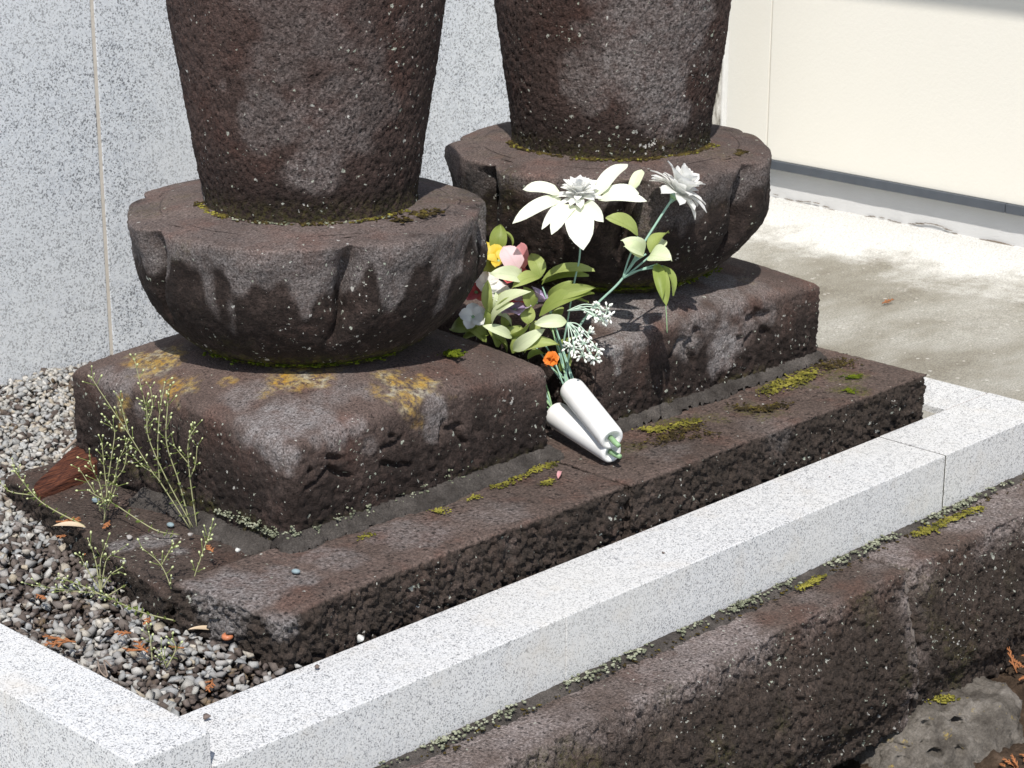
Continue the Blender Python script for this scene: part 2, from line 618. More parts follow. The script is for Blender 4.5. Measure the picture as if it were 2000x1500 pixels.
# soil bed that carries the gravel inside the kerbs
plane('gravel_bed_soil', -0.05, 1.60, 0.06, 1.35, -0.022, M['soil'])


# ------------------------------------------------------------------ building on the right
def boxmesh(name, lo, hi, bev=0.0, seg=2):
    bm = bmesh.new()
    bmesh.ops.create_cube(bm, size=1)
    for v in bm.verts:
        v.co = Vector([lo[i]+(v.co[i]+0.5)*(hi[i]-lo[i]) for i in range(3)])
    if bev:
        bmesh.ops.bevel(bm, geom=bm.edges[:], offset=bev, segments=seg, affect='EDGES', profile=0.6)
    me = bpy.data.meshes.new(name)
    bm.to_mesh(me)
    bm.free()
    return me


t = NT('cream_siding')
co = t.coord()
c = t.mix(t.noise(co, 3, 4), (0.73, 0.705, 0.635), (0.77, 0.745, 0.675))
M['siding'] = t.done(c, 0.8, t.bump(t.noise(co, 160, 4, 0.6), 0.16, 0.003), 0.3)
t = NT('plinth_render')
co = t.coord()
c = t.mix(t.noise(co, 9, 5, 0.6), (0.52, 0.52, 0.515), (0.62, 0.62, 0.615))
c = t.mix(t.math('MULTIPLY', spots(t, co, 120, 0.25, 0.3), 0.5), c, (0.3, 0.3, 0.29))
M['plinth'] = t.done(c, 0.9, t.bump(t.noise(co, 260, 4, 0.7), 0.4, 0.003), 0.2)
M['rail'] = flat_mat('blue_grey_metal', (0.075, 0.085, 0.100), 0.5, 30, 0.25)
M['eave'] = flat_mat('eave_board', (0.30, 0.29, 0.27), 0.8, 20, 0.1)
BX = 2.55
b = empty('rendered_building', (BX, 1.0, 0))
tag(b, 'cream rendered building with dark metal rail above its grey plinth', 'building')
# siding panels with a fine vertical joint, proud of the plinth
yj = float(onx(1503, 200, BX)[1])
link('siding_panel', boxmesh('siding_panel', (BX-0.004, yj+0.0015, 0.098), (BX+0.1, 4.2, 1.7), 0.0012), M['siding'], b, False)
link('siding_panel', boxmesh('siding_panel', (BX-0.004, -1.2, 0.098), (BX+0.1, yj-0.0015, 1.7), 0.0012), M['siding'], b, False)
yr = float(onx(1970, 393, BX)[1])
link('rail', boxmesh('rail', (BX-0.012, yr+0.001, 0.078), (BX+0.05, 4.2, 0.0975), 0.0012), M['rail'], b, False)
link('rail', boxmesh('rail', (BX-0.012, -1.2, 0.078), (BX+0.05, yr-0.001, 0.0975), 0.0012), M['rail'], b, False)
# plinth with a ragged crack line where it meets the pavement
gy_, gz_ = np.meshgrid(np.linspace(-1.2, 4.2, 400), np.linspace(-0.06, 0.08, 12), indexing='ij')
P = np.stack([np.full(gy_.size, BX+0.012), gy_.ravel(), gz_.ravel()], 1)
P[:, 0] += 0.0012*fbm(P, 30, 3, 4)
idx = np.arange(gy_.size).reshape(gy_.shape)
q = np.stack([idx[:-1, :-1], idx[:-1, 1:], idx[1:, 1:], idx[1:, :-1]], -1).reshape(-1, 4)
link('plinth', mesh('plinth', P, q), M['plinth'], b)
link('wall_core', boxmesh('wall_core', (BX+0.02, -1.2, -0.1), (BX+0.12, 4.2, 1.7)), M['plinth'], b, False)
link('eave', boxmesh('eave', (BX-0.655, -1.2, 1.70), (BX+0.3, 4.2, 1.76), 0.004), M['eave'], b, False)
# dark crumbly repair bits along the crack
M['crack'] = flat_mat('crack_dirt', (0.16, 0.13, 0.10), 1.0, 200, 0.4)
a = Acc()
v0, f0 = ico(1)
for i in range(150):
    yy = 0.3+rng.random()*1.1
    p0 = np.array([BX+0.008, yy, 0.010+0.006*math.sin(yy*17)+0.005*math.sin(yy*41)])
    s_ = np.array([0.0018, 0.006+0.010*rng.random(), 0.0012])*(1.8 if abs(yy-0.66) < 0.04 else 0.8)
    a.add(v0*s_+p0, f0)
a.build('plinth_crack', M['crack'], b)

# ------------------------------------------------------------------ weathered post at the end of the granite wall
t = NT('mouldy_white_paint')
co = t.coord()
sv = t.t.nodes.new('ShaderNodeVectorMath')
sv.operation = 'MULTIPLY'
t.set(sv.inputs[0], co)
sv.inputs[1].default_value = (1, 1, 0.3)
mould = t.noise(sv.outputs[0], 55, 5, 0.75)
c = t.ramp(mould, [(0.40, (0.10, 0.092, 0.078)), (0.52, (0.36, 0.345, 0.31)), (0.66, (0.66, 0.65, 0.62))])
edge = t.ramp(t.sep(co)[0], [(0.0, 0.0), (1.0, 1.0)])
M['post'] = t.done(c, 0.9, t.bump(mould, 0.5, 0.003), 0.2)
M['post_trim'] = flat_mat('white_corner_trim', (0.66, 0.66, 0.64), 0.6, 50, 0.12)
post = empty('weathered_post', (2.36, 1.30, -0.01))
tag(post, 'mouldy weathered white post standing between dark statue and cream building', 'post')
link('post_face', boxmesh('post_face', (2.275, 1.262, -0.03), (2.392, 1.38, 1.7), 0.003), M['post'], post, False)
link('corner_trim', boxmesh('corner_trim', (2.3925, 1.258, -0.03), (2.408, 1.384, 1.7), 0.002), M['post_trim'], post, False)

# ------------------------------------------------------------------ polished granite wall behind
YW = 1.27
gw = empty('granite_wall', (1.2, YW+0.06, 0))
tag(gw, 'tall speckled grey granite wall behind the two statues', 'wall')
M['joint'] = flat_mat('cream_joint_sealant', (0.56, 0.52, 0.46), 0.7, 90, 0.15, 0.3)
JX = 0.7755
for x0, x1 in ((-0.9, JX-0.0035), (JX+0.0035, 2.268)):
    o = link('granite_slab', boxmesh('granite_slab', (x0, YW, -0.05), (x1, YW+0.12, 1.75), 0.002), M['granite_wall'], gw, False)
for jx in (JX,):
    link('joint_sealant', boxmesh('joint_sealant', (jx-0.0034, YW+0.0012, -0.04), (jx+0.0034, YW+0.02, 1.75)), M['joint'], gw, False)

# ------------------------------------------------------------------ granite kerb stones
kl = 'granite kerb stones around the gravel plot'


def kerb(lo, hi, label):
    o = link('granite_kerb', boxmesh('granite_kerb', lo, hi, 0.0014, 2), M['granite'], None, False)
    return tag(o, label, 'kerb stone', kl)


kerb((0.001, 0.0, -0.090), (0.553, 0.122, 0.0), 'white granite kerb stone meeting the taller kerb at the corner')
kerb((0.5536, 0.0, -0.090), (1.391, 0.122, 0.0), 'long white granite kerb stone below the handles of the flowers')
kerb((1.3945, 0.0005, -0.0905), (1.702, 0.123, 0.0), 'white granite kerb stone at the pavement end of the front row')
kerb((-0.100, 0.003, -0.090), (-0.0005, 0.243, 0.040), 'taller white granite kerb stone whose end face shows at the corner')
kerb((-0.100, 0.2442, -0.090), (-0.0005, 1.268, 0.0395), 'taller granite kerb stone running from the corner towards the granite wall')
kerb((1.579, 0.1255, -0.090), (1.702, 1.268, -0.001), 'granite kerb stone running back between dark slab and concrete pavement')


M['joint_dark'] = flat_mat('dirty_joint', (0.060, 0.056, 0.042), 0.95, 200, 0.5)
jm = link('kerb_joint', boxmesh('kerb_joint', (1.3905, 0.0012, -0.089), (1.3950, 0.121, -0.0012)), M['joint_dark'], None, False)
tag(jm, 'dark dirty joint between the long kerb stone and the end one', 'mortar')
M['joint_pink'] = flat_mat('brown_joint', (0.22, 0.15, 0.12), 0.95, 200, 0.4)
jm = link('kerb_joint', boxmesh('kerb_joint', (1.580, 0.1225, -0.089), (1.7015, 0.1262, -0.0018)), M['joint_pink'], None, False)
tag(jm, 'brownish joint where the kerb turns back beside the pavement', 'mortar')


# =================================================================== DARK STONES
def stone(name, lo, hi, sp, r, disp, masks, mat, label=None, cat=None, group=None, shape=None, parent=None):
    P, N, q = rbox(lo, hi, sp, r)
    if shape is not None:
        P = shape(P)
    d = disp(P, N)
    P2 = P+N*d[:, None]
    o = link(name, mesh(name, P2, q, masks(P, N, d)), mat, parent)
    if label:
        tag(o, label, cat, group)
    return o


def lumpy(P, seed, sc=112, amp=0.0098):
    n = np.stack([fbm(P, 60, 2, seed+k) for k in range(3)], 1)*0.009
    wv = worley(P+n, sc, seed)
    return amp*(0.8-1.3*wv)+amp*0.75*fbm(P, 150, 2, seed+3)+amp*0.7*fbm(P, 22, 3, seed+1)


def slab_disp(seed, top=0.072):
    def f(P, N):
        side = 1-sstep(0.45, 0.85, N[:, 2])
        return side*lumpy(P, seed)+(1-side)*(0.0022*fbm(P, 16, 4, seed)+0.0009*fbm(P, 160, 2, seed+8))-0.004*side
    return f


def slab_masks(pale_pts, moss_pts, seed):
    def f(P, N, d):
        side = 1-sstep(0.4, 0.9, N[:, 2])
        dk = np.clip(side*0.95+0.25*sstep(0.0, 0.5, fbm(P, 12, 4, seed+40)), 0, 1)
        pl = blobs(P, pale_pts, seed, 0.6, 22)
        ms = blobs(P, moss_pts, seed+2, 0.8, 40)
        return np.stack([0*dk, pl, dk, ms], 1)
    return f


Z0 = 0.07
pxs = lambda L_, z: [(onz(x, y, z), r_, s_) for x, y, r_, s_ in L_]


def skewA(P):
    P = P.copy()
    P[:, 0] += 0.03*(0.20-P[:, 1])/0.1*0.25*sstep(0.35, 0.2, P[:, 0])*-1*0
    return P


def slabA_shape(P):
    P = P.copy()
    wgt = 1-sstep(0.20, 0.34, P[:, 0])
    P[:, 0] -= wgt*0.22*(P[:, 1]-0.14)
    P[:, 2] -= 0.010*np.exp(-((P[:, 0]-0.2)/0.05)**2)*np.exp(-((P[:, 1]-0.14)/0.05)**2)
    return P


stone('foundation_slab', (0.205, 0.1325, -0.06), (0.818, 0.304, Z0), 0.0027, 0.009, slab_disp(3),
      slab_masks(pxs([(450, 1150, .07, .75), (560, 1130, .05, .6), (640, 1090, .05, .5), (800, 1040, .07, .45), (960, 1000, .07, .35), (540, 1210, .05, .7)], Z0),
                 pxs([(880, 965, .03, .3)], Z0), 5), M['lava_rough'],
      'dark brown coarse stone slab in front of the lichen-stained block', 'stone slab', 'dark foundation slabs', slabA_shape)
stone('foundation_slab', (0.8215, 0.1310, -0.06), (1.532, 0.70, Z0-0.001), 0.0029, 0.008, slab_disp(13),
      slab_masks(pxs([(1300, 880, .05, .25), (1500, 830, .05, .2)], Z0),
                 pxs([(1530, 745, .05, .9), (1640, 735, .05, .6), (1310, 828, .04, .8), (1660, 760, .04, .7), (1480, 800, .05, .5), (1220, 870, .03, .5), (1390, 815, .03, .4)], Z0), 15), M['lava_rough'],
      'dark coarse stone slab beside the pavement, patched with yellow moss', 'stone slab', 'dark foundation slabs')


def slabC_masks(P, N, d):
    m = slab_masks(pxs([(300, 1060, .025, .8), (240, 1070, .02, .7), (350, 1080, .02, .7), (330, 1050, .015, .7)], .05), [], 25)(P, N, d)
    m[:, 2] = np.maximum(m[:, 2], 0.55)
    return m


def slabC_shape(P):
    P = P.copy()
    wgt = 1-sstep(0.24, 0.36, P[:, 0])
    P[:, 0] += wgt*0.20*(P[:, 1]-0.45)
    return P


stone('foundation_slab', (0.196, 0.3085, -0.06), (0.8185, 0.815, 0.052), 0.0045, 0.014, slab_disp(23), slabC_masks, M['lava_rough'],
      'low dark stone slab holding the reddish wood piece and small weeds', 'stone slab', 'dark foundation slabs', slabC_shape)

# ------------------------------------------------------------------ square blocks under the lotus pedestals
B1 = (0.352, 0.826, 0.288, 0.762)
B2 = (0.936, 1.468, 0.299, 0.765)


def strokes(L_, Y, ox, oy, sc):
    return [(ony(ox+a*sc, oy+b_*sc, Y)[[0, 2]], ony(ox+c_*sc, oy+d_*sc, Y)[[0, 2]], w0) for a, b_, c_, d_, w0 in L_]


def carve(P, N, segs, Y, depth_=0.010):
    o = np.zeros(len(P))
    near = (np.abs(P[:, 1]-Y) < 0.03) & (N[:, 1] < -0.5)
    Q = P[near][:, [0, 2]]
    dd = np.zeros(len(Q))
    for a_, b_, w0 in segs:
        ab = b_-a_
        L2 = max(ab@ab, 1e-9)
        tt = np.clip((Q-a_)@ab/L2, 0, 1)
        d = np.linalg.norm(Q-(a_+tt[:, None]*ab), axis=1)
        ww = w0*(0.55+0.45*np.sin(np.pi*np.clip(0.15+tt*0.75, 0, 1)))
        dd = np.maximum(dd, 1-sstep(ww*0.35, ww*1.15, d))
    o[near] = dd
    return o*depth_


S1 = strokes([(850, 228, 912, 240, .0055), (862, 278, 800, 350, .004), (800, 350, 742, 388, .0035), (872, 288, 905, 318, .006), (905, 318, 965, 326, .0055),
              (1122, 188, 1165, 168, .005), (1165, 180, 1212, 134, .004), (1120, 262, 1180, 278, .006), (1180, 278, 1252, 268, .006), (1110, 280, 1140, 250, .003),
              (1416, 52, 1396, 155, .004), (1430, 92, 1503, 74, .005), (1478, 92, 1500, 140, .006), (1500, 140, 1528, 166, .005), (1158, 128, 1180, 134, .004),
              (760, 298, 772, 300, .005)], B1[2], 300, 800, .4)
S2 = strokes([(1420, 355, 1430, 372, .008), (1366, 412, 1420, 392, .009), (1420, 392, 1498, 374, .009), (1338, 578, 1392, 500, .005), (1458, 474, 1498, 502, .010),
              (1022, 490, 1050, 492, .009), (970, 578, 1022, 535, .008), (868, 668, 932, 545, .005), (978, 592, 1000, 640, .007), (1000, 640, 1022, 690, .009),
              (932, 545, 965, 540, .006), (1300, 535, 1320, 535, .005), (1000, 615, 960, 640, .004)], B2[2], 1050, 500, .3)


def block_shape(B, z0, z1):
    def f(P):
        P = P.copy()
        u = np.clip((P[:, 0]-B[0])/(B[1]-B[0]), 0, 1)
        v = np.clip((P[:, 1]-B[2])/(B[3]-B[2]), 0, 1)
        k = sstep(z0+0.05, z1, P[:, 2])
        su, sv = np.sin(np.pi*u), np.sin(np.pi*v)
        P[:, 2] += k*(0.013*(su+sv)*0.75+0.032*(su*sv)**0.8-0.004)
        h = (z1-P[:, 2])/(z1-z0)
        return P
    return f


def block_disp(segs, Y, seed):
    def f(P, N):
        side = 1-sstep(0.35, 0.8, N[:, 2])
        low = sstep(0.16, 0.08, P[:, 2])
        d = side*(0.0030*fbm(P, 34, 4, seed, 0.7)+0.0040*(0.6-worley(P, 135, seed+2)))+0.003*fbm(P, 7, 3, seed+6)+0.0006*fbm(P, 200, 2, seed+9)
        d = d+side*low*0.55*lumpy(P, seed+4, 105, 0.008)
        return d-carve(P, N, segs, Y)
    return f


def block_masks(yl, pale, seed, faces):
    def f(P, N, d):
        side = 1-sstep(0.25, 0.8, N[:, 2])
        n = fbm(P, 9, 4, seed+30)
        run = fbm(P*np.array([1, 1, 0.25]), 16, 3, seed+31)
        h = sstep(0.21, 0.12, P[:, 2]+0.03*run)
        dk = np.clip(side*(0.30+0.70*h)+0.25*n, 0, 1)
        ly = blobs(P, yl, seed, 0.7, 45)
        pl = np.clip(blobs(P, pale, seed+1, 0.6, 25), 0, 1)
        ms = 0.35*sstep(0.10, 0.075, P[:, 2])*sstep(0, .4, fbm(P, 20, 2, seed+3))
        return np.stack([ly, pl, dk*(1-0.85*pl), ms], 1)
    return f


def facepts(L_, Y):
    return [(ony(x, y, Y), r_, s_) for x, y, r_, s_ in L_]


zt = 0.232
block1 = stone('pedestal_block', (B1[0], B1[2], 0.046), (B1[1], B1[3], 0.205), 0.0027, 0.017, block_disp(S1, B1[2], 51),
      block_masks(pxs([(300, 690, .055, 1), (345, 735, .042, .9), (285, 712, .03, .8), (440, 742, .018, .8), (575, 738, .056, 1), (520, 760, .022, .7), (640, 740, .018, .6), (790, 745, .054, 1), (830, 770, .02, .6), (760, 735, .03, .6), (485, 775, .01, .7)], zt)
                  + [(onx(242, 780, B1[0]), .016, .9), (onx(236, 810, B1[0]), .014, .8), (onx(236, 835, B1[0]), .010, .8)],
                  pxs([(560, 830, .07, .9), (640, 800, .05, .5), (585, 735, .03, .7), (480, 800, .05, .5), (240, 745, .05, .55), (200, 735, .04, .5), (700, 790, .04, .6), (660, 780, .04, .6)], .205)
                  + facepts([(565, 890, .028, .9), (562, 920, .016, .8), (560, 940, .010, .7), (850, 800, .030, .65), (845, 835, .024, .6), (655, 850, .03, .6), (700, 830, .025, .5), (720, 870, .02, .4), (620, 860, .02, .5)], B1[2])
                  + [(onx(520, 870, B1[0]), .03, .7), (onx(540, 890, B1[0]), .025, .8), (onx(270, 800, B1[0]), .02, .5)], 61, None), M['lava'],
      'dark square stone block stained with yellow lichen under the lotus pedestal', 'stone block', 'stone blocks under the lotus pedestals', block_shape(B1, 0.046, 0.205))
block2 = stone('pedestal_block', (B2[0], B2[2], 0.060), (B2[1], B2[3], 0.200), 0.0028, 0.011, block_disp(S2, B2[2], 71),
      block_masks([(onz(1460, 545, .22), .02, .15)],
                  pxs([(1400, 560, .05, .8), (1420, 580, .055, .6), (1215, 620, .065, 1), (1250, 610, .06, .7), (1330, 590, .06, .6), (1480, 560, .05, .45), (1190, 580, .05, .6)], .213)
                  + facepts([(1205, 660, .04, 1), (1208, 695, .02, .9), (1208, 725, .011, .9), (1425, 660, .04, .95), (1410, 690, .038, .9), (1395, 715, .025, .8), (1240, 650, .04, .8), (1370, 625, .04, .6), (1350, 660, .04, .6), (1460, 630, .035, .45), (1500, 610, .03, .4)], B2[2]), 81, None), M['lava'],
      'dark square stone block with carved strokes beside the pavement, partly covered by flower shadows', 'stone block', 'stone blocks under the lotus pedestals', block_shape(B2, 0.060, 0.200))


def blocktop(B, z1, x, y):
    u, v = (x-B[0])/(B[1]-B[0]), (y-B[2])/(B[3]-B[2])
    su, sv = math.sin(math.pi*min(max(u, 0), 1)), math.sin(math.pi*min(max(v, 0), 1))
    return z1+0.013*(su+sv)*0.75+0.032*(su*sv)**0.8-0.004


# ------------------------------------------------------------------ lotus pedestals
LC1 = np.array([0.602, 0.541])
LC2 = np.array([1.198, 0.516])


def polar(c, th, rho, z):
    return np.stack([c[0]+rho*(-fh[0]*np.cos(th)+rh[0]*np.sin(th)), c[1]+rho*(-fh[1]*np.cos(th)+rh[1]*np.sin(th)), z], 1)


def polar_mesh(c, prof, nth, func):
    """surface of revolution about c with per-point modulation; prof = (K,2) r,z"""
    K = len(prof)
    th = np.linspace(0, 2*np.pi, nth, endpoint=False)
    T, Kk = np.meshgrid(th, np.arange(K), indexing='ij')
    r0 = prof[Kk.ravel(), 0]
    z0 = prof[Kk.ravel(), 1]
    T = T.ravel()
    s_ = Kk.ravel()/(K-1)
    rho, z, mask = func(T, s_, r0, z0)
    P = polar(c, T, rho, z)
    idx = np.arange(nth*K).reshape(nth, K)
    a_ = idx
    b_ = np.roll(idx, -1, 0)
    q = np.stack([a_[:, :-1], b_[:, :-1], b_[:, 1:], a_[:, 1:]], -1).reshape(-1, 4)
    return P, q, mask


def resample(pr, n):
    pr = np.array(smooth_path([np.array([a_, b_, 0.]) for a_, b_ in pr], 8))[:, :2]
    d = np.r_[0, np.cumsum(np.linalg.norm(np.diff(pr, axis=0), axis=1))]
    tt = np.linspace(0, d[-1], n)
    return np.stack([np.interp(tt, d, pr[:, 0]), np.interp(tt, d, pr[:, 1])], 1)


def lotus(name, c, zb, zt_, rtop, grooves, seed, label, pale):
    k = rtop/0.247
    H = zt_-zb
    pr = [(0.12*k, zb-0.03), (0.150*k, zb-0.004), (0.176*k, zb+0.08*H), (0.204*k, zb+0.24*H), (0.228*k, zb+0.47*H), (0.242*k, zb+0.70*H), (0.2485*k, zb+0.88*H), (0.2495*k, zb+0.93*H),
          (0.2498*k, zb+0.978*H), (0.2475*k, zb+0.998*H), (0.240*k, zb+1.006*H), (0.21*k, zb+1.024*H), (0.17*k, zb+1.05*H), (0.10*k, zb+1.07*H), (0.02*k, zb+1.075*H)]
    prof = resample(pr, 150)
    G = np.sort(np.array([R(g) for g in grooves]))
    G3 = np.r_[G-2*np.pi, G, G+2*np.pi]

    def func(T, s_, r0, z0):
        T2 = (T+np.pi) % (2*np.pi)-np.pi
        h = (z0-zb)/H
        P0 = polar(c, T, r0, z0)
        wob = fbm(P0, 18, 3, seed)*0.05+R(13)*(h-0.85)*np.where(np.sin(T*2+seed) > 0, 1, -1)*0-R(9)*(h-0.9)
        j = np.searchsorted(G3, T2+wob)
        lo_, hi_ = G3[j-1], G3[np.minimum(j, len(G3)-1)]
        uu = np.clip((T2+wob-lo_)/(hi_-lo_), 0, 1)
        outer = np.where(r0 > 0.15*k, 1.0, 0.0)
        topf = sstep(0.96, 1.01, h)
        side = sstep(0.05, 0.25, h)*(1-topf)
        vv = np.minimum(uu, 1-uu)*2                      # 0 at groove, 1 at middle of the petal
        wd = (hi_-lo_)/2
        # faceted outline: straight runs between worn corners
        fac = np.abs(((T2*7/(2*np.pi)+0.3*np.sin(seed)) % 1.0)-0.5)*2
        rho = r0*(1-0.042*(1-fac**2)*sstep(0.3, 0.9, h)*np.where(r0 > 0.20*k, 1, 0.4))
        # petals: convex between V-cut grooves that open below the rim
        gw_ = R(1.9)+R(1.6)*sstep(0.35, 0.9, h)
        g = np.exp(-np.abs(vv*wd/gw_)**1.2)
        body = sstep(0.12, 0.55, h)*(1-0.45*sstep(0.86, 1.0, h))*(1-topf)
        rho -= outer*body*(0.034*g+0.008*(1-vv)**3)+outer*0.012*g*topf*np.where(r0 > 0.215*k, 1, 0)
        # one flank of each petal stands proud of the groove
        rho += outer*0.008*body*np.exp(-((uu-0.13)/0.09)**2)
        # fuller shoulder on the side away from the wall
        rho += outer*0.012*np.exp(-((T2-R(85))/R(35))**2)*np.exp(-((h-0.5)/0.28)**2)
        # petal tip: a shallow hollow below the lip
        rho -= outer*0.006*np.exp(-((h-0.72)/0.10)**2)*np.exp(-((vv-0.62)/0.25)**2)
        rho += 0.0042*fbm(P0, 11, 4, seed+2)*sstep(0, 0.2, h)*outer
        rough = 1-sstep(0.95, 1.01, h)
        rho += outer*rough*(0.0022*fbm(P0, 75, 4, seed+3, 0.75)+0.0026*(0.5-worley(P0, 150, seed+4)))
        z = z0+0.003*fbm(P0, 12, 3, seed+5)*sstep(0.8, 1, h)+0.0006*fbm(P0, 170, 2, seed+6)
        P1 = polar(c, T, rho, z)
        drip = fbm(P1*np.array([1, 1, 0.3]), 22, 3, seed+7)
        dk = np.clip(sstep(1.0, 0.86, h+0.20*drip)*1.0, 0, 1)  # lower half blackened: shade of the underside painted into the colour
        pl = np.clip(sstep(0.66, 0.76, h+0.50*drip)*0.52*(1-sstep(0.955, 1.01, h)*0.6), 0, 1)*pale
        ms = 0.8*sstep(0.14, 0.02, h)+0.15*sstep(0.1, 0.5, fbm(P1, 12, 3, seed+8))
        ly = np.zeros(len(T))
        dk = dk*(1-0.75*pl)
        return rho, z, np.stack([ly, pl, dk, ms], 1)
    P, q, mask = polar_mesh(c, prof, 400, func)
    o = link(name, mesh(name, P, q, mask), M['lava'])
    return tag(o, label, 'pedestal', 'carved lotus pedestals')


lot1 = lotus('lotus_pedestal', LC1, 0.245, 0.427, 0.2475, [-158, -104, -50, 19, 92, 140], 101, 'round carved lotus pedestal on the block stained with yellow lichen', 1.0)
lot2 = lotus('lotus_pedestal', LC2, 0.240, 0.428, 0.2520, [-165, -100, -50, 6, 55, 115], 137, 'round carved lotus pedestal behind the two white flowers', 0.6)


# ------------------------------------------------------------------ statues (robed bodies rising out of the picture)
def statue(c, zb, pr, seed, label, pale_pts, yl):
    prof = resample([p_ for p_ in pr], 360)

    def func(T, s_, r0, z0):
        P0 = polar(c, T, r0, z0)
        rho = r0+np.where(r0 > 0.05, 1, 0)*(0.003*fbm(P0, 6, 3, seed)+0.0028*fbm(P0, 110, 3, seed+1, 0.8)-0.0036*sstep(0.45, 0.05, worley(P0, 150, seed+2)))
        P1 = polar(c, T, rho, z0)
        n = fbm(P1*np.array([1, 1, 0.6]), 7, 4, seed+4)
        low = sstep(zb+0.10, zb+0.015, z0+0.03*n)
        pl = np.clip(blobs(P1, pale_pts, seed+5, 0.75, 26), 0, 1)
        dk = np.clip(0.45+0.5*n+0.6*low, 0, 1)*(1-0.8*pl)
        return rho, z0, np.stack([0*n, pl, dk, 0.25*sstep(zb+0.04, zb, z0)], 1)
    P, q, mask = polar_mesh(c, prof, 560, func)
    o = link('stone_statue', mesh('stone_statue', P, q, mask), M['lava_statue'])
    return tag(o, label, 'statue', 'dark stone statues')


def sfront(c, r_, px, py):
    """point on a vertical cylinder seen at a pixel"""
    d = ray(px, py)
    A_ = d[:2]@d[:2]
    w_ = CAM[:2]-c
    B_ = 2*(d[:2]@w_)
    C_ = w_@w_-r_*r_
    disc = max(B_*B_-4*A_*C_, 0)
    return CAM+d*((-B_-math.sqrt(disc))/(2*A_))


head = lambda rb: [(rb*0.78, 0.97), (rb*0.52, 1.02), (0.060, 1.045), (0.062, 1.065), (0.085, 1.10), (0.092, 1.15), (0.082, 1.20), (0.05, 1.235), (0.004, 1.25)]
SC1 = LC1+rh*0.009
statue(SC1, 0.438, [(0.10, 0.410), (0.1440, 0.420), (0.1450, 0.45), (0.152, 0.49), (0.164, 0.57), (0.1785, 0.66), (0.188, 0.75), (0.186, 0.86)]+head(0.2), 201,
       'dark pitted stone statue with white lichen dots, its lower robe', 
       [(sfront(LC1, .16, x, y), r_, s_) for x, y, r_, s_ in ((640, 90, .09, .35), (620, 200, .09, .4), (560, 230, .05, .5), (500, 245, .04, .5), (620, 330, .05, .7), (640, 270, .06, .5), (700, 180, .06, .35), (600, 40, .09, .3), (815, 60, .03, .8), (810, 150, .025, .7), (440, 165, .015, .9), (690, 30, .06, .4))], None)
statue(LC2, 0.438, [(0.11, 0.410), (0.1510, 0.422), (0.1525, 0.45), (0.1580, 0.50), (0.169, 0.57), (0.1785, 0.66), (0.186, 0.75), (0.185, 0.86)]+head(0.2), 231,
       'dark stone statue with broad pale grey patches, standing beside the cream building',
       [(sfront(LC2, .165, x, y), r_, s_) for x, y, r_, s_ in ((1150, 190, .05, .7), (1120, 170, .03, .6), (1250, 120, .09, .85), (1300, 170, .07, .95), (1200, 60, .08, .6), (1330, 60, .07, .8), (1280, 200, .06, .9), (1320, 210, .04, .8), (1260, 30, .08, .7), (1210, 150, .06, .7), (1160, 110, .05, .5))], None)


# ------------------------------------------------------------------ mortar bedding round the blocks
def mortar_skirt(name, B, z, width, seed, label, x0, x1, y0, y1):
    xs = np.arange(x0, x1, 0.0026)
    ys = np.arange(y0, y1, 0.0026)
    gx, gy = np.meshgrid(xs, ys, indexing='ij')
    P = np.stack([gx.ravel(), gy.ravel(), np.full(gx.size, z)], 1)
    dx = np.maximum(np.maximum(B[0]-P[:, 0], P[:, 0]-B[1]), 0)
    dy = np.maximum(np.maximum(B[2]-P[:, 1], P[:, 1]-B[3]), 0)
    d = np.hypot(dx, dy)
    wv = width*(0.92+0.85*fbm(P, 10, 3, seed)+0.25*fbm(P, 70, 3, seed+1))
    h = 0.011*sstep(1.03, 0.86, d/wv)+0.010*sstep(0.7, 0.0, d/wv)
    zb_ = np.where((P[:, 1] > 0.306) & (P[:, 0] < 0.82), z-0.018, z)
    P[:, 2] = zb_-0.005+h+0.0022*fbm(P, 90, 3, seed+2)*(h > 0.001)
    keep = (d < wv*1.06)
    inner = (P[:, 0] > B[0]+0.03) & (P[:, 0] < B[1]-0.03) & (P[:, 1] > B[2]+0.03) & (P[:, 1] < B[3]-0.03)
    idx = np.arange(gx.size).reshape(gx.shape)
    q = np.stack([idx[:-1, :-1], idx[1:, :-1], idx[1:, 1:], idx[:-1, 1:]], -1).reshape(-1, 4)
    ok = keep[q].all(1) & ~inner[q].all(1)
    q = q[ok]
    ids, inv = np.unique(q, return_inverse=True)
    o = link(name, mesh(name, P[ids], inv.reshape(-1, 4)), M['mortar'])
    return tag(o, label, 'mortar', 'cement bedding round the blocks')


mortar_skirt('mortar_bedding', B1, 0.070, 0.029, 5, 'dark grey cement bedding round the foot of the lichen-stained block', 0.29, 0.87, 0.235, 0.60)
mortar_skirt('mortar_bedding', B2, 0.069, 0.021, 9, 'grey cement bedding with yellow moss round the block beside the pavement', 0.90, 1.50, 0.25, 0.42)


# ------------------------------------------------------------------ lower stone wall in front
def wall_disp(seed):
    def f(P, N):
        side = 1-sstep(0.3, 0.8, N[:, 2])
        return side*(0.006*fbm(P, 9, 4, seed)+1.0*lumpy(P, seed+1, 112, 0.0078)+0.003*fbm(P, 60, 3, seed+2))+(1-side)*(0.002*fbm(P, 25, 4, seed+3))
    return f


def wall_shape(P):
    P = P.copy()
    h = np.clip((-0.095-P[:, 2])/0.21, 0, 1)
    P[:, 1] -= (0.030*sstep(0.0, 0.75, h)-0.012*sstep(0.8, 1.0, h))*sstep(0.02, -0.06, P[:, 1])
    return P


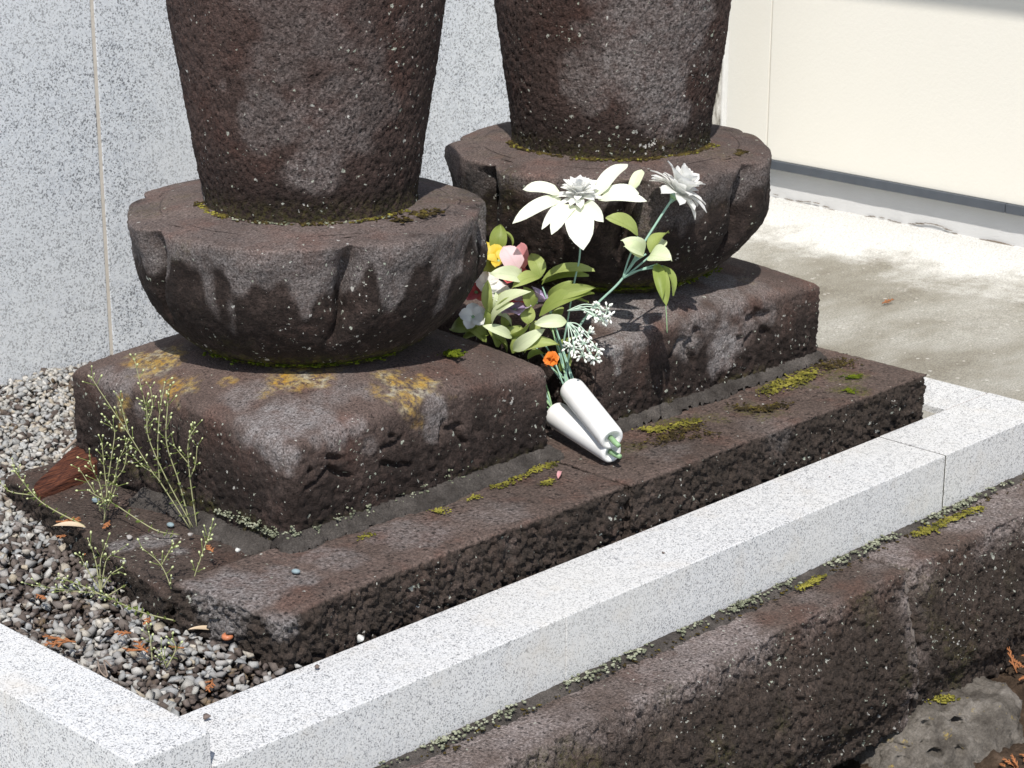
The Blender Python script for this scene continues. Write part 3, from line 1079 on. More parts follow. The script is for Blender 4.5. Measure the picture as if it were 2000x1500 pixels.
def wall_masks(seed):
    def f(P, N, d):
        side = 1-sstep(0.35, 0.9, N[:, 2])
        n = fbm(P, 10, 4, seed)
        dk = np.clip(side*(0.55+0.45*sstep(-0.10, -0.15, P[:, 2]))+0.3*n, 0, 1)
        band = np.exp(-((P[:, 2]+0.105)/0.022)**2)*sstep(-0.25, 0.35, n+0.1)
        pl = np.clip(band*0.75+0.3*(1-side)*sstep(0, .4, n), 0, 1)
        jo = np.exp(-((P[:, 0]-1.165)/0.022)**2)*sstep(-0.2, 0.3, fbm(P, 40, 3, seed+1))*0.6
        pl = np.clip(pl+jo*side, 0, 1)
        ms = 0.25*sstep(0.05, 0.5, fbm(P, 14, 3, seed+3))*side
        return np.stack([0*n, pl, dk*(1-0.7*pl), ms], 1)
    return f


M['lava_wall'] = lava_mat('retaining_lava_stone', grain=0.75, lichen=0.55, bump=1.6, dark=(0.0330, 0.0245, 0.0195), mid=(0.098, 0.072, 0.060), pale=(0.23, 0.20, 0.192))
wg = 'blocks of the low stone retaining wall'
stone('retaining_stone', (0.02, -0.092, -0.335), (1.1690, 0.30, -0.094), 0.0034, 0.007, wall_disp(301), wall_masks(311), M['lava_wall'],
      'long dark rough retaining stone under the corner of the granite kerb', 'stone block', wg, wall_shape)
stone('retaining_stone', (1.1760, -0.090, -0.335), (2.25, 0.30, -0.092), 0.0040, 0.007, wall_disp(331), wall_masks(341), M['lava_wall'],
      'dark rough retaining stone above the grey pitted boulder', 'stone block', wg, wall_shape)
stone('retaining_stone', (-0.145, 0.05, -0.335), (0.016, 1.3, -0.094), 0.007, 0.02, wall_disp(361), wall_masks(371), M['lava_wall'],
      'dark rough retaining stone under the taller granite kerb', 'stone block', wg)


# pale mortar in the upright joint
V, Fq = tube([(1.1727+0.0012*math.sin(k*2.1), -0.0835-0.030*float(sstep(0.0, 0.75, np.array([0.0068*k/0.21]))[0])+0.0015*math.sin(k*1.3), -0.100-0.0068*k+0.0*k) for k in range(29)], [0.0042+0.0022*math.sin(k*2.7)*math.sin(k*1.1) for k in range(29)], 7)
M['joint_mortar'] = flat_mat('pale_joint_mortar', (0.150, 0.128, 0.115), 0.95, 160, 0.5, 0.8)
tag(link('mortar_joint', mesh('mortar_joint', V, Fq), M['joint_mortar']), 'pale upright mortar joint between the two retaining stones', 'mortar')

# mortar bead between kerb and wall
def ribbon(name, y0, y1, z, x0, x1, seed, label):
    xs = np.arange(x0, x1, 0.004)
    ys = np.linspace(y0, y1, 10)
    gx, gy = np.meshgrid(xs, ys, indexing='ij')
    P = np.stack([gx.ravel(), gy.ravel(), np.zeros(gx.size)], 1)
    edge = 0.010*fbm(np.stack([P[:, 0], 0*P[:, 0], 0*P[:, 0]], 1), 20, 3, seed)
    f_ = (P[:, 1]-y0)/(y1-y0)
    P[:, 1] += edge*(1-f_)
    P[:, 2] = z-0.004+0.010*np.sin(np.clip(f_*0.5+0.02, 0, 1)*np.pi)+0.002*fbm(P, 120, 3, seed+2)
    idx = np.arange(gx.size).reshape(gx.shape)
    q = np.stack([idx[:-1, :-1], idx[1:, :-1], idx[1:, 1:], idx[:-1, 1:]], -1).reshape(-1, 4)
    o = link(name, mesh(name, P, q), M['mortar'])
    return tag(o, label, 'mortar')


bead = ribbon('mortar_bead', -0.027, 0.004, -0.094, 0.0, 1.75, 17, 'dark mortar bead with pale lichen under the front granite kerb')


# ------------------------------------------------------------------ moss and lichen growth (real tufts)
def tufts(name, pts, size, mat, parent=None, label=None, cat=None, flat=0.6, sub=1, jit=None):
    """many tiny lumps at pts -> one mesh"""
    pts = [p+np.append(rng.normal(0, size*0.9, 2), 0) for p in pts for _ in range(2)]
    size = size*0.62
    v0, f0 = ico(sub)
    n = len(pts)
    Vs = []
    for p in pts:
        s_ = size*(0.45+0.9*rng.random())*np.array([1+0.5*rng.random(), 1+0.5*rng.random(), flat*(0.6+0.8*rng.random())])
        a_ = rng.random()*6.28
        c_, s2 = math.cos(a_), math.sin(a_)
        vv = v0*(1+0.35*(rng.random((len(v0), 1))-0.5))*s_
        vv = np.stack([vv[:, 0]*c_-vv[:, 1]*s2, vv[:, 0]*s2+vv[:, 1]*c_, vv[:, 2]], 1)
        Vs.append(vv+p)
    V = np.concatenate(Vs)
    Fq = (f0[None]+(np.arange(n)*len(v0))[:, None, None]).reshape(-1, 3)
    o = link(name, mesh(name, V, Fq), mat, parent)
    tag(o, label, cat, None, 'stuff')
    return o


def patch(px, py, z, r_, n, zf=None, stretch=(1, 1)):
    c = onz(px, py, z)
    out = []
    for i in range(n):
        a_, b_ = rng.normal(0, 0.5, 2)*r_
        p = c+np.array([a_*stretch[0], b_*stretch[1], 0])
        out.append(p)
    return out


# ring of moss where the statues meet the pedestals
def ring(c, r_, z, a0, a1, n, spread=0.004):
    out = []
    for i in range(n):
        th = R(a0+(a1-a0)*rng.random())
        cl = 0.5+0.5*math.sin(th*13+c[0]*9)+0.5*math.sin(th*31)
        if rng.random() > 0.35+0.5*cl:
            continue
        rr = r_+abs(rng.normal(0, spread))
        p = polar(c, np.array([th]), np.array([rr]), np.array([z+0.002*rng.random()]))[0]
        out.append(p)
    return out


ZT1 = 0.245+1.055*0.182
ZT2 = 0.240+1.055*0.188
tufts('moss', ring(SC1, 0.1490, ZT1, -80, 60, 330), 0.0028, M['moss_brown'], lot1)
tufts('moss', ring(SC1, 0.1495, ZT1, 28, 62, 70, 0.003), 0.0026, M['moss'], lot1)
tufts('moss', ring(SC1, 0.1495, ZT1, -75, -45, 60, 0.004), 0.0028, M['moss'], lot1)
tufts('moss', ring(SC1, 0.165, ZT1-0.002, 42, 72, 80, 0.013), 0.0042, M['moss_brown'], lot1, flat=0.35)
tufts('lichen', ring(SC1, 0.1495, ZT1, -40, 45, 110, 0.004), 0.0024, M['lichen'], lot1)
tufts('moss', ring(LC2, 0.1565, ZT2, -85, 75, 420, 0.003), 0.0034, M['moss_brown'], lot2, flat=0.8)
tufts('moss', ring(LC2, 0.1580, ZT2, -85, 75, 120, 0.004), 0.0030, M['moss'], lot2, flat=0.8)
tufts('moss', [polar(LC2, np.array([R(66+rng.normal(0, 3))]), np.array([0.205+rng.normal(0, .007)]), np.array([ZT2-0.004]))[0] for i in range(36)], 0.0040, M['moss_brown'], lot2, flat=0.5)
# moss in the shade under the pedestals
tufts('moss', ring(LC1, 0.158, 0.248, -50, 50, 260, 0.005), 0.0030, M['moss_green'], lot1)
tufts('moss', ring(LC2, 0.163, 0.243, -20, 80, 220, 0.005), 0.0030, M['moss_green'], lot2)
# one bright green cushion on the block
pc = onz(886, 697, 0.228)
tufts('moss_cushion', [pc+np.array([rng.normal(0, .0055), rng.normal(0, .0055), 0.002+0.005*rng.random()]) for i in range(75)], 0.0028, M['moss_green'], None,
      'bright green moss cushion on the lichen-stained block', 'moss', flat=1.0)


# yellow moss runs on the slabs and along the bead
def run(pts, z, n, w):
    out = []
    P3 = [onz(x, y, z) for x, y in pts]
    for i in range(n):
        k = rng.random()*(len(P3)-1)
        j = int(k)
        p = P3[j]+(P3[j+1]-P3[j])*(k-j)
        out.append(p+np.array([rng.normal(0, w), rng.normal(0, w), 0.001*rng.random()]))
    return out


def moss_run(pts, z, n, w, size, mat, label, cat='moss'):
    return tufts('moss_patch' if cat == 'moss' else 'lichen_patch', run(pts, z, n, w), size, M[mat], None, label, cat, flat=0.45)


moss_run([(960, 955), (1030, 925), (1080, 905)], .072, 170, .005, .0022, 'moss', 'yellow moss strip along the foot of the block with yellow lichen')
moss_run([(1062, 945), (1078, 940)], .072, 40, .004, .0022, 'moss', 'small yellow moss tuft on the slab beside a pink petal scrap')
moss_run([(855, 1000), (868, 995)], .072, 30, .004, .0022, 'moss', 'tiny yellow moss dab on the mortar edge of the front slab')
moss_run([(700, 1052), (728, 1042)], .072, 30, .003, .0020, 'moss', 'tiny yellow moss dab on the pale front slab')
moss_run([(918, 975), (938, 968)], .072, 30, .003, .0020, 'moss', 'short yellow moss dab beside the cement bedding')
moss_run([(1258, 838), (1290, 838), (1365, 820)], .072, 210, .006, .0024, 'moss', 'yellow moss strip at the foot of the carved block')
moss_run([(1490, 768), (1560, 740), (1590, 725)], .072, 330, .010, .0026, 'moss', 'wide yellow moss patch at the corner of the carved block')
moss_run([(1600, 715), (1660, 705)], .072, 140, .012, .0024, 'moss_brown', 'brown moss patch on the slab towards the pavement')
moss_run([(1655, 737), (1678, 735)], .072, 70, .004, .0026, 'moss_green', 'round green moss tuft on the slab near the pavement')
moss_run([(1655, 760), (1662, 765)], .072, 40, .004, .0022, 'moss_green', 'small green moss tuft on the front of the far slab')
moss_run([(1445, 795), (1490, 800), (1530, 790)], .072, 130, .008, .0028, 'moss_brown', 'dark brown moss clump in the middle of the far slab')
moss_run([(1290, 855), (1370, 830)], .072, 130, .008, .0024, 'moss_brown', 'brown moss speckles in front of the carved block')
moss_run([(1240, 870), (1400, 845)], .072, 90, .008, .0022, 'moss_brown', 'brown moss speckles beside the white handles')
moss_run([(1790, 1045), (1850, 1018), (1915, 990)], -.088, 230, .004, .0028, 'moss', 'bright yellow moss strip below the joint of the granite kerb')
moss_run([(1560, 1150), (1610, 1125)], -.088, 110, .004, .0024, 'moss', 'yellow moss strip below the middle of the long granite kerb')
# pale leafy lichen along the mortar bead
pts = []
for i in range(1500):
    x = rng.random()*1.7
    den = 0.5+0.5*math.sin(x*23)+0.4*math.sin(x*57+1)
    if rng.random() > den*0.55+0.06:
        continue
    pts.append(np.array([x, -0.004-abs(rng.normal(0, .008)), -0.087+0.003*rng.random()]))
tufts('lichen', pts, 0.0028, M['lichen'], bead, flat=0.7)
tufts('moss', [np.array([rng.random()*1.7, -0.022+rng.normal(0, .004), -0.090]) for i in range(160)], 0.0024, M['moss_brown'], bead, flat=0.6)
# pale lichen at the foot of the stained block
pts = []
for i in range(300):
    y = B1[2]-0.002
    x = B1[0]+rng.random()**1.6*0.36
    if math.sin(x*60)+math.sin(x*133) < -0.3:
        continue
    pts.append(np.array([x, y-0.004*rng.random(), 0.078+abs(rng.normal(0, .007))]))
for i in range(170):
    y = B1[2]+rng.random()**1.5*0.15
    pts.append(np.array([B1[0]-0.002-0.004*rng.random(), y, 0.076+abs(rng.normal(0, .006))]))
tufts('lichen', pts, 0.0022, M['lichen'], block1, flat=0.9)

# ------------------------------------------------------------------ grey boulder and litter at the foot of the wall
t = NT('grey_vesicular_stone')
co = t.coord()
n1 = t.noise(co, 22, 5, 0.65)
c = t.ramp(n1, [(0.3, (0.050, 0.043, 0.036)), (0.5, (0.120, 0.107, 0.092)), (0.7, (0.215, 0.195, 0.172))])
c = t.mix(t.math('MULTIPLY', t.ramp(t.noise(co, 28, 4, 0.7), [(0.62, 0), (0.70, 1)]), 0.8), c, (0.34, 0.25, 0.06))
c = t.mix(1.0, c, t.ramp(t.noise(co, 300, 3, .7), [(0.3, .7), (.5, 1), (.7, 1.3)]), 'MULTIPLY')
M['boulder'] = t.done(c, 0.95, t.bump(t.noise(co, 160, 5, 0.7), 0.9, 0.005), 0.2)


BOULDER = []


def boulder(label, c, size, seed, holes, cuts=10):
    v0, f0 = ico(6)
    rs = np.random.default_rng(seed)
    d = v0/np.linalg.norm(v0, axis=1, keepdims=True)
    V = d*np.array(size)
    for k in range(cuts):
        nrm = unit_(rs.normal(size=3))
        if k == 0:
            nrm = unit_(np.array([-0.35, -0.75, 0.55]))
        if k == 1:
            nrm = unit_(np.array([0.1, 0.1, 1.0]))
        ex = np.sqrt(((nrm*np.array(size))**2).sum())*(0.66+0.2*rs.random())
        V = V-np.outer(np.maximum(V@nrm-ex, 0), nrm)
    W_ = V+c
    V = V+d*(0.016*fbm(W_, 11, 4, seed)+0.012*fbm(W_, 40, 5, seed+1, 0.7)-0.006*sstep(0.5, 0.15, worley(W_, 45, seed+3)))[:, None]
    rel = V+c-CAM
    zc = rel@fw
    sx, sy = 1000+F_PX*(rel@rt)/zc, 750-F_PX*(rel@up)/zc
    for px, py, r_, dp in holes:
        near = np.hypot(sx-px, sy-py)
        cand_ = np.where(near < 14)[0]
        if not len(cand_):
            continue
        p = (V+c)[cand_[np.argmin(zc[cand_])]]
        dist = np.linalg.norm(V+c-p, axis=1)
        V = V+np.outer(dp*sstep(r_*1.1, r_*0.6, dist), fw)
    BOULDER.append((V+c, sx, sy, zc))
    o = link('boulder', mesh('boulder', V+c, f0), M['boulder'])
    return tag(o, label, 'boulder')


def unit_(v):
    return v/np.linalg.norm(v)


HZ = [(1872, 1396, .009, .026), (1803, 1406, .007, .018), (1783, 1412, .009, .010), (1825, 1462, .012, .020), (1755, 1450, .011, .014), (1885, 1470, .010, .016), (1740, 1430, .013, .010), (1770, 1446, .008, .014),
      (1838, 1420, .011, .008), (1910, 1430, .006, .010), (1760, 1478, .012, .012), (1850, 1385, .006, .008), (1720, 1462, .010, .010), (1800, 1440, .006, .010)]
boulder('grey pitted boulder with yellow lichen at the foot of the wall', np.array([1.245, -0.125, -0.420]), (0.170, 0.125, 0.142), 41, HZ)
boulder('small grey stone half buried left of the pitted boulder', np.array([0.985, -0.150, -0.425]), (0.075, 0.06, 0.07), 47, [])

bv, sx_, sy_, zc_ = BOULDER[0]
mp = []
for i in range(70):
    k_ = np.where(np.hypot(sx_-1838-rng.normal(0, 12), sy_-1356-rng.normal(0, 4)) < 12)[0]
    if len(k_):
        mp.append(bv[k_[np.argmin(zc_[k_])]]+rng.normal(0, .002, 3))
if mp:
    tufts('moss_patch', mp, 0.003, M['moss'], None, 'yellow moss tuft on top of the grey pitted boulder', 'moss', flat=0.6)

# ------------------------------------------------------------------ gravel
def rock_variant(seed):
    """angular crushed stone: hull of a few random points"""
    rs = np.random.default_rng(seed)
    p = rs.normal(size=(11, 3))
    p /= np.linalg.norm(p, axis=1, keepdims=True)
    p *= np.array([1.0, 0.62+0.3*rs.random(), 0.42+0.25*rs.random()])*(0.80+0.3*rs.random((11, 1)))
    bm = bmesh.new()
    for q_ in p:
        bm.verts.new(q_)
    bmesh.ops.convex_hull(bm, input=bm.verts[:])
    bmesh.ops.delete(bm, geom=[v for v in bm.verts if not v.link_faces], context='VERTS')
    bmesh.ops.triangulate(bm, faces=bm.faces[:])
    bm.verts.index_update()
    v = np.array([x.co[:] for x in bm.verts])
    f_ = np.array([[x.index for x in fc.verts] for fc in bm.faces])
    bm.free()
    return v, f_


NV = 28
ROCKS = [rock_variant(500+k) for k in range(NV)]


def gravel_mat(name, use_obj):
    t = NT(name)
    if use_obj:
        rn = t.rnd()
    else:
        rn = t.attr('mask')[0]
    co = t.coord()
    ra = t.ramp(rn, [(0.0, (0.085, 0.065, 0.056)), (0.13, (0.17, 0.14, 0.122)), (0.22, (0.31, 0.30, 0.29)), (0.38, (0.43, 0.435, 0.425)), (0.5, (0.27, 0.275, 0.275)), (0.62, (0.50, 0.48, 0.435)),
                    (0.74, (0.37, 0.375, 0.38)), (0.84, (0.44, 0.38, 0.29)), (0.92, (0.58, 0.57, 0.545)), (1.0, (0.20, 0.17, 0.155))])
    c = t.mix(1.0, ra, t.ramp(t.noise(co, 240, 4, 0.65), [(0.3, 0.42), (0.5, 0.78), (0.72, 1.08)]), 'MULTIPLY')
    c = t.mix(t.ramp(t.noise(co, 33, 3), [(0.60, 0.0), (0.72, 0.45)]), c, (0.22, 0.15, 0.06))
    return t.done(c, 0.85, t.bump(t.noise(co, 300, 3), 0.4, 0.002), 0.3)


M['gravel'] = gravel_mat('crushed_gravel', False)
M['gravel_one'] = gravel_mat('crushed_gravel_single', True)


def gravel_ok(x, y):
    if y < 0.126 or y > YW-0.006 or x < 0.004 or x > 1.572:
        return False
    if x > 0.24 and y < 0.14:
        return False
    if 0.185 < x < 0.83 and 0.13 < y < 0.305:
        return x < 0.205-0.22*(y-0.14)-0.004
    if 0.18 < x and 0.30 < y < 0.81:
        return x < 0.202+0.20*(y-0.45) or x > 1.515
    if 0.82 < x < 1.515 and 0.13 < y < 0.86:
        return False
    if x > 0.95:
        return False
    return True


cand = []
for layer, (sp, zz) in enumerate(((0.0108, -0.005), (0.0090, 0.004))):
    for x in np.arange(0.004, 1.57, sp):
        for y in np.arange(0.126, YW, sp):
            xx, yy = x+rng.normal(0, sp*.35), y+rng.normal(0, sp*.35)
            if not gravel_ok(xx, yy):
                continue
            cand.append((xx, yy, zz, layer))
gr_soil = bpy.data.objects['gravel_bed_soil']
pose = []
for xx, yy, zz, layer in cand:
    P1 = np.array([[xx, yy, 0.0]])
    hgt = 0.006*float(vnoise(P1, 11, 7)[0])+0.010*min(max((yy-0.2)/0.5, 0), 1)-0.008*math.exp(-((yy-0.13)/0.03)**2)*(1 if xx > 0.08 else 0.3)
    s_ = (0.0052+0.0052*rng.random()**1.8)*(1.12 if yy < 0.75 else 1.0)
    if layer == 1 and yy < 0.62 and rng.random() < 0.30:
        continue
    rot = np.array(Matrix.Rotation(rng.random()*6.28, 3, 'Z') @ Matrix.Rotation(rng.normal(0, 0.55), 3, 'X') @ Matrix.Rotation(rng.normal(0, 0.55), 3, 'Y'))
    pose.append((np.array([xx, yy, zz+hgt+0.003*rng.random()]), s_, rot, rng.integers(NV), layer))


def shade_val(p):
    u_ = rng.random()
    if p[1] > 0.78:                 # paler stones near the wall
        return 0.22+0.74*u_ if u_ > 0.15 else u_*0.6
    dirt = 0.46+0.36*float(vnoise(np.array([p]), 14, 3)[0])
    edge_ = 0.35 if (p[1] < 0.17 or p[0] < 0.02) else 0.0
    return 0.15*rng.random() if rng.random() < dirt+edge_ else u_


# the 300 that show largest are parts of the bed, the rest one body of gravel
seen = [i for i, p_ in enumerate(pose) if p_[4] == 1]
seen.sort(key=lambda i: -pose[i][1]/depth(pose[i][0])*(1 if pose[i][0][1] < 0.9 else .7))
single = set(seen[:300])
rock_me = []
for v, f_ in ROCKS:
    me = mesh('stone', v, f_)
    me.materials.append(M['gravel_one'])
    rock_me.append(me)
Vs, Fs, Ms, off = [], [], [], 0
for i, (p, s_, rot, k, layer) in enumerate(pose):
    if i in single:
        o = bpy.data.objects.new('stone', rock_me[k])
        COL.objects.link(o)
        o.parent = gr_soil
        o.matrix_world = Matrix.Translation(p) @ Matrix(rot.tolist()).to_4x4() @ Matrix.Diagonal((s_, s_, s_, 1))
        continue
    v, f_ = ROCKS[k]
    Vs.append((v*s_)@rot.T+p)
    Fs.append(f_+off)
    Ms.append(np.full((len(v), 4), shade_val(p)))
    off += len(v)
go = link('gravel', mesh('gravel', np.concatenate(Vs), np.concatenate(Fs), np.concatenate(Ms)), M['gravel'], None, False)
go.parent = gr_soil
tag(go, kind='stuff')


# =================================================================== ARTIFICIAL FLOWERS
M['leaf'] = leaf_mat('green_cloth_leaf', (0.21, 0.28, 0.05), (0.42, 0.48, 0.17), 0.36)
M['leaf_pale'] = leaf_mat('pale_green_cloth', (0.55, 0.62, 0.36), (0.74, 0.78, 0.58), 0.25)
M['petal_white'] = leaf_mat('white_cloth_petal', (0.90, 0.90, 0.89), (0.94, 0.94, 0.93), 0.48, base=0.08)
M['petal_cream'] = leaf_mat('greenish_white_cloth', (0.80, 0.84, 0.68), (0.86, 0.88, 0.78), 0.28)
M['petal_pink'] = leaf_mat('pink_cloth_petal', (0.62, 0.20, 0.22), (0.80, 0.50, 0.52), 0.35)
M['petal_pale_pink'] = leaf_mat('pale_pink_cloth_petal', (0.78, 0.50, 0.54), (0.86, 0.66, 0.70), 0.35)
M['petal_red'] = leaf_mat('red_cloth_petal', (0.55, 0.07, 0.10), (0.65, 0.16, 0.18), 0.35)
M['petal_yellow'] = leaf_mat('yellow_cloth_petal', (0.75, 0.52, 0.02), (0.82, 0.68, 0.16), 0.35)
M['petal_lilac'] = leaf_mat('lilac_cloth_petal', (0.34, 0.20, 0.46), (0.66, 0.58, 0.76), 0.35)
M['petal_orange'] = leaf_mat('orange_paper_petal', (0.62, 0.15, 0.02), (0.76, 0.24, 0.03), 0.2)
M['stem'] = flat_mat('mint_plastic_stem', (0.25, 0.40, 0.32), 0.45, 80, 0.2)
M['stem_green'] = flat_mat('green_plastic_stem', (0.24, 0.38, 0.20), 0.45, 80, 0.2)
M['stem_pale'] = flat_mat('pale_mint_stem', (0.48, 0.60, 0.50), 0.5, 80, 0.15)
M['bud'] = flat_mat('white_plastic_bud', (0.80, 0.82, 0.76), 0.5, 80, 0.06)
t = NT('white_plastic_handle')
co = t.coord()
M['handle'] = t.done(t.mix(t.ramp(t.noise(co, 40, 4), [(0.55, 0), (0.8, 0.35)]), (0.80, 0.80, 0.79), (0.60, 0.58, 0.53)), 0.42, t.bump(t.noise(co, 120, 3), 0.08, 0.002), 0.4)


def unit(v):
    v = np.asarray(v, float)
    return v/np.linalg.norm(v)


def leaf_geo(L, W, arch, fold, blunt=0.5, nl=10, nw=4, wave=0.0, ph=0.0):
    """leaf along +Y, width X, arches up +Z in the middle"""
    V, Fq = [], []
    for i in range(nl+1):
        s_ = i/nl
        wv = W/2*(math.sin(math.pi*min(s_**0.85, 1))**0.75*(1-blunt)+blunt*min(1, 4.5*s_+0.12)*(1-max(0, (s_-0.72)/0.28)**2.2))
        wv = max(wv, W*0.02)
        for j in range(nw+1):
            u_ = -1+2*j/nw
            z_ = arch*L*math.sin(math.pi*s_)+fold*abs(u_)*wv+wave*W*math.sin(5*s_+ph+2.0*u_)*s_
            V.append((u_*wv, s_*L, z_))
    for i in range(nl):
        for j in range(nw):
            a_ = i*(nw+1)+j
            Fq.append((a_, a_+1, a_+nw+2, a_+nw+1))
    return np.array(V), Fq


def leaf_mask(nl, nw):
    return np.array([(j/nw, i/nl, 0, 1) for i in range(nl+1) for j in range(nw+1)])


def frame(base, tip, hint):
    y = unit(np.asarray(tip)-np.asarray(base))
    x = unit(np.cross(y, hint))
    z = np.cross(x, y)
    return np.stack([x, y, z], 1)


VIEW = -fw


def leaf(name, base, tip, W, mat, parent, arch=0.12, fold=0.35, hint=None, blunt=0.45, wave=0.08, nl=10):
    base, tip = np.asarray(base), np.asarray(tip)
    if hint is None:
        hint = VIEW*0.65+np.array([0, 0, 0.65])+rng.normal(0, 0.28, 3)
    L = np.linalg.norm(tip-base)
    V, Fq = leaf_geo(L, W, arch, fold, blunt, nl, 4, wave, rng.random()*6)
    A_ = frame(base, tip, hint)
    return link(name, mesh(name, V@A_.T+base, Fq, leaf_mask(nl, 4)), mat, parent)


def K(D):
    return D/F_PX


PET = {}


def petal_proto(key, L, W, arch, fold, blunt, mat):
    if key not in PET:
        V, Fq = leaf_geo(L, W, arch, fold, blunt, 6, 3, 0.05)
        me = mesh('petal', V, Fq, leaf_mask(6, 3))
        me.materials.append(mat)
        me.polygons.foreach_set('use_smooth', np.ones(len(me.polygons), dtype=bool))
        PET[key] = me
    return PET[key]


def mum(parent, c, axis, rad, mat, layers, stemside=None):
    """many-petalled flower head: a small receptacle with every petal under it"""
    axis = unit(axis)
    a_ = unit(np.cross(axis, (0.21, 0.37, 0.9)))
    b_ = np.cross(axis, a_)
    v0, f0 = ico(2)
    hub = link('flower', mesh('flower', v0*rad*0.20+np.asarray(c)-axis*rad*0.10, f0), M['stem_green'], parent)
    for li, (phi, n, L, W, ar) in enumerate(layers):
        me = petal_proto((mat.name, li, round(rad, 4)), L*rad, W*rad, ar, 0.18, 0.8, mat)
        for k in range(n):
            th = 2*math.pi*(k+0.5*(li % 2))/n+rng.normal(0, 0.12)
            ph = R(phi)+rng.normal(0, 0.12)
            d = math.cos(ph)*axis+math.sin(ph)*(math.cos(th)*a_+math.sin(th)*b_)
            nrm = -math.sin(ph)*axis*-1+math.cos(ph)*-(math.cos(th)*a_+math.sin(th)*b_)
            base = np.asarray(c)+d*rad*0.06
            A_ = frame(base, base+d, nrm)
            o = bpy.data.objects.new('petal', me)
            COL.objects.link(o)
            o.parent = hub
            s_ = 0.88+0.24*rng.random()
            mm = Matrix.Identity(4)
            for i in range(3):
                for j in range(3):
                    mm[i][j] = A_[i, j]*s_
                mm[i][3] = base[i]
            o.matrix_basis = mm
    return hub


def stem(parent, pts, r_=0.0016, mat='stem', name='stem'):
    P = smooth_path([np.asarray(p) for p in pts], 5)
    V, Fq = tube(P, r_, 7)
    return link(name, mesh(name, V, Fq), M[mat], parent)


def handle(parent, p0, p1, r0, r1):
    p0, p1 = np.asarray(p0), np.asarray(p1)
    ax = unit(p1-p0)
    L = np.linalg.norm(p1-p0)
    prof = [(0.0, 0.006), (r0*0.45, 0.006), (r0*0.62, 0.001), (r0*0.86, 0.0), (r0*0.97, 0.003), (r0, 0.008), (r0*0.55+r1*0.45, L*0.5), (r1, L-0.010), (r1*0.96, L-0.004), (r1*0.82, L-0.0006), (r1*0.5, L), (0.0, L+0.0005)]
    a_ = unit(np.cross(ax, (0, 0, 1)))
    b_ = np.cross(ax, a_)
    n = 28
    V, Fq = [], []
    for (r_, h_) in prof:
        for k in range(n):
            th = 2*math.pi*k/n
            V.append(p0+ax*h_+max(r_, 1e-5)*(math.cos(th)*a_+math.sin(th)*b_))
    for i in range(len(prof)-1):
        for k in range(n):
            k2 = (k+1) % n
            Fq.append((i*n+k, i*n+k2, (i+1)*n+k2, (i+1)*n+k))
    h = link('handle', mesh('handle', V, Fq), M['handle'], parent)
    V, Fq = tube([p0+ax*0.010+b_*0.001, p0-ax*0.008, p0-ax*0.019-b_*0.002], [0.0042, 0.0040, 0.0034], 8)
    link('stem_end', mesh('stem_end', V, Fq), M['stem_green'], h)
    return h


DF = 3.09
hA0, hA1 = onz(1196, 858, .112), onz(1114, 757, .150)
hB0, hB1 = onz(1196, 884, .0895), onz(1084, 808, .105)
bqA = empty('artificial_bouquet', tuple(hA0))
tag(bqA, 'artificial bouquet with two white chrysanthemums on long stems and a white handle', 'bouquet', 'artificial bouquets between the blocks')
bqB = empty('artificial_bouquet', tuple(hB0))
tag(bqB, 'artificial bouquet of pink, yellow and purple flowers with its white handle underneath', 'bouquet', 'artificial bouquets between the blocks')
handle(bqA, hA0, hA1, 0.0182, 0.0190)
handle(bqB, hB0, hB1, 0.0165, 0.0195)

# --- bouquet A: long stems, two white heads
fA = atD(1130, 388, 3.05)
fB = atD(1318, 382, 3.07)
stem(bqA, [hA1, atD(1098, 700, 3.105), atD(1108, 630, 3.09), atD(1122, 550, 3.07), atD(1133, 490, 3.06), fA], 0.0013)
stem(bqA, [hA1, atD(1106, 720, 3.10), atD(1128, 645, 3.075), atD(1165, 595, 3.065), atD(1215, 545, 3.06), atD(1254, 480, 3.06), atD(1300, 408, 3.065), fB], 0.0017)
hubA = mum(bqA, fA, VIEW*0.35+np.array([0, 0, 1.0]), 0.0275, M['petal_white'],
           [(8, 6, 1.0, .42, .05), (18, 10, 1.1, .44, .08), (34, 13, 1.15, .44, .10), (54, 14, 1.2, .44, .14), (78, 12, 1.25, .46, .12)])
kA = K(3.05)
for (bx, by, tx, ty, W, bl, dd) in ((1096, 381, 1021, 370, 27, .75, .0), (1096, 388, 1001, 437, 26, .45, -.03), (1104, 392, 1058, 448, 17, .35, -.03), (1120, 400, 1077, 458, 25, .75, -.04),
                                (1130, 400, 1138, 488, 50, .55, -.05), (1140, 398, 1179, 433, 26, .55, -.04), (1168, 390, 1263, 393, 22, .45, -.02), (1165, 385, 1226, 321, 30, .65, .03), (1175, 385, 1248, 378, 30, .6, .01)):
    leaf('petal', atD(bx, by, 3.045), atD(tx, ty, 3.045+dd), W*1.15*kA, M['petal_cream'], hubA, 0.13, 0.30, None, bl, 0.03)
leaf('leaf', atD(1236, 372, 3.06), atD(1254, 332, 3.08), 26*kA, M['leaf_pale'], bqA, 0.06, 0.3, None, 0.6, 0.05)
axB = unit(rt*0.50+up*0.78-fw*0.22)
mum(bqA, fB+axB*0.004, axB, 0.037, M['petal_white'],
    [(8, 5, .95, .56, .06), (26, 8, 1.08, .60, .08), (48, 10, 1.15, .60, .10), (72, 11, 1.2, .58, .12), (98, 10, 1.15, .56, .12)])
V, Fq = tube([fB-axB*0.012, fB-axB*0.004, fB+axB*0.004], [0.0018, 0.005, 0.010], 10)
link('calyx', mesh('calyx', V, Fq), M['stem'], bqA)
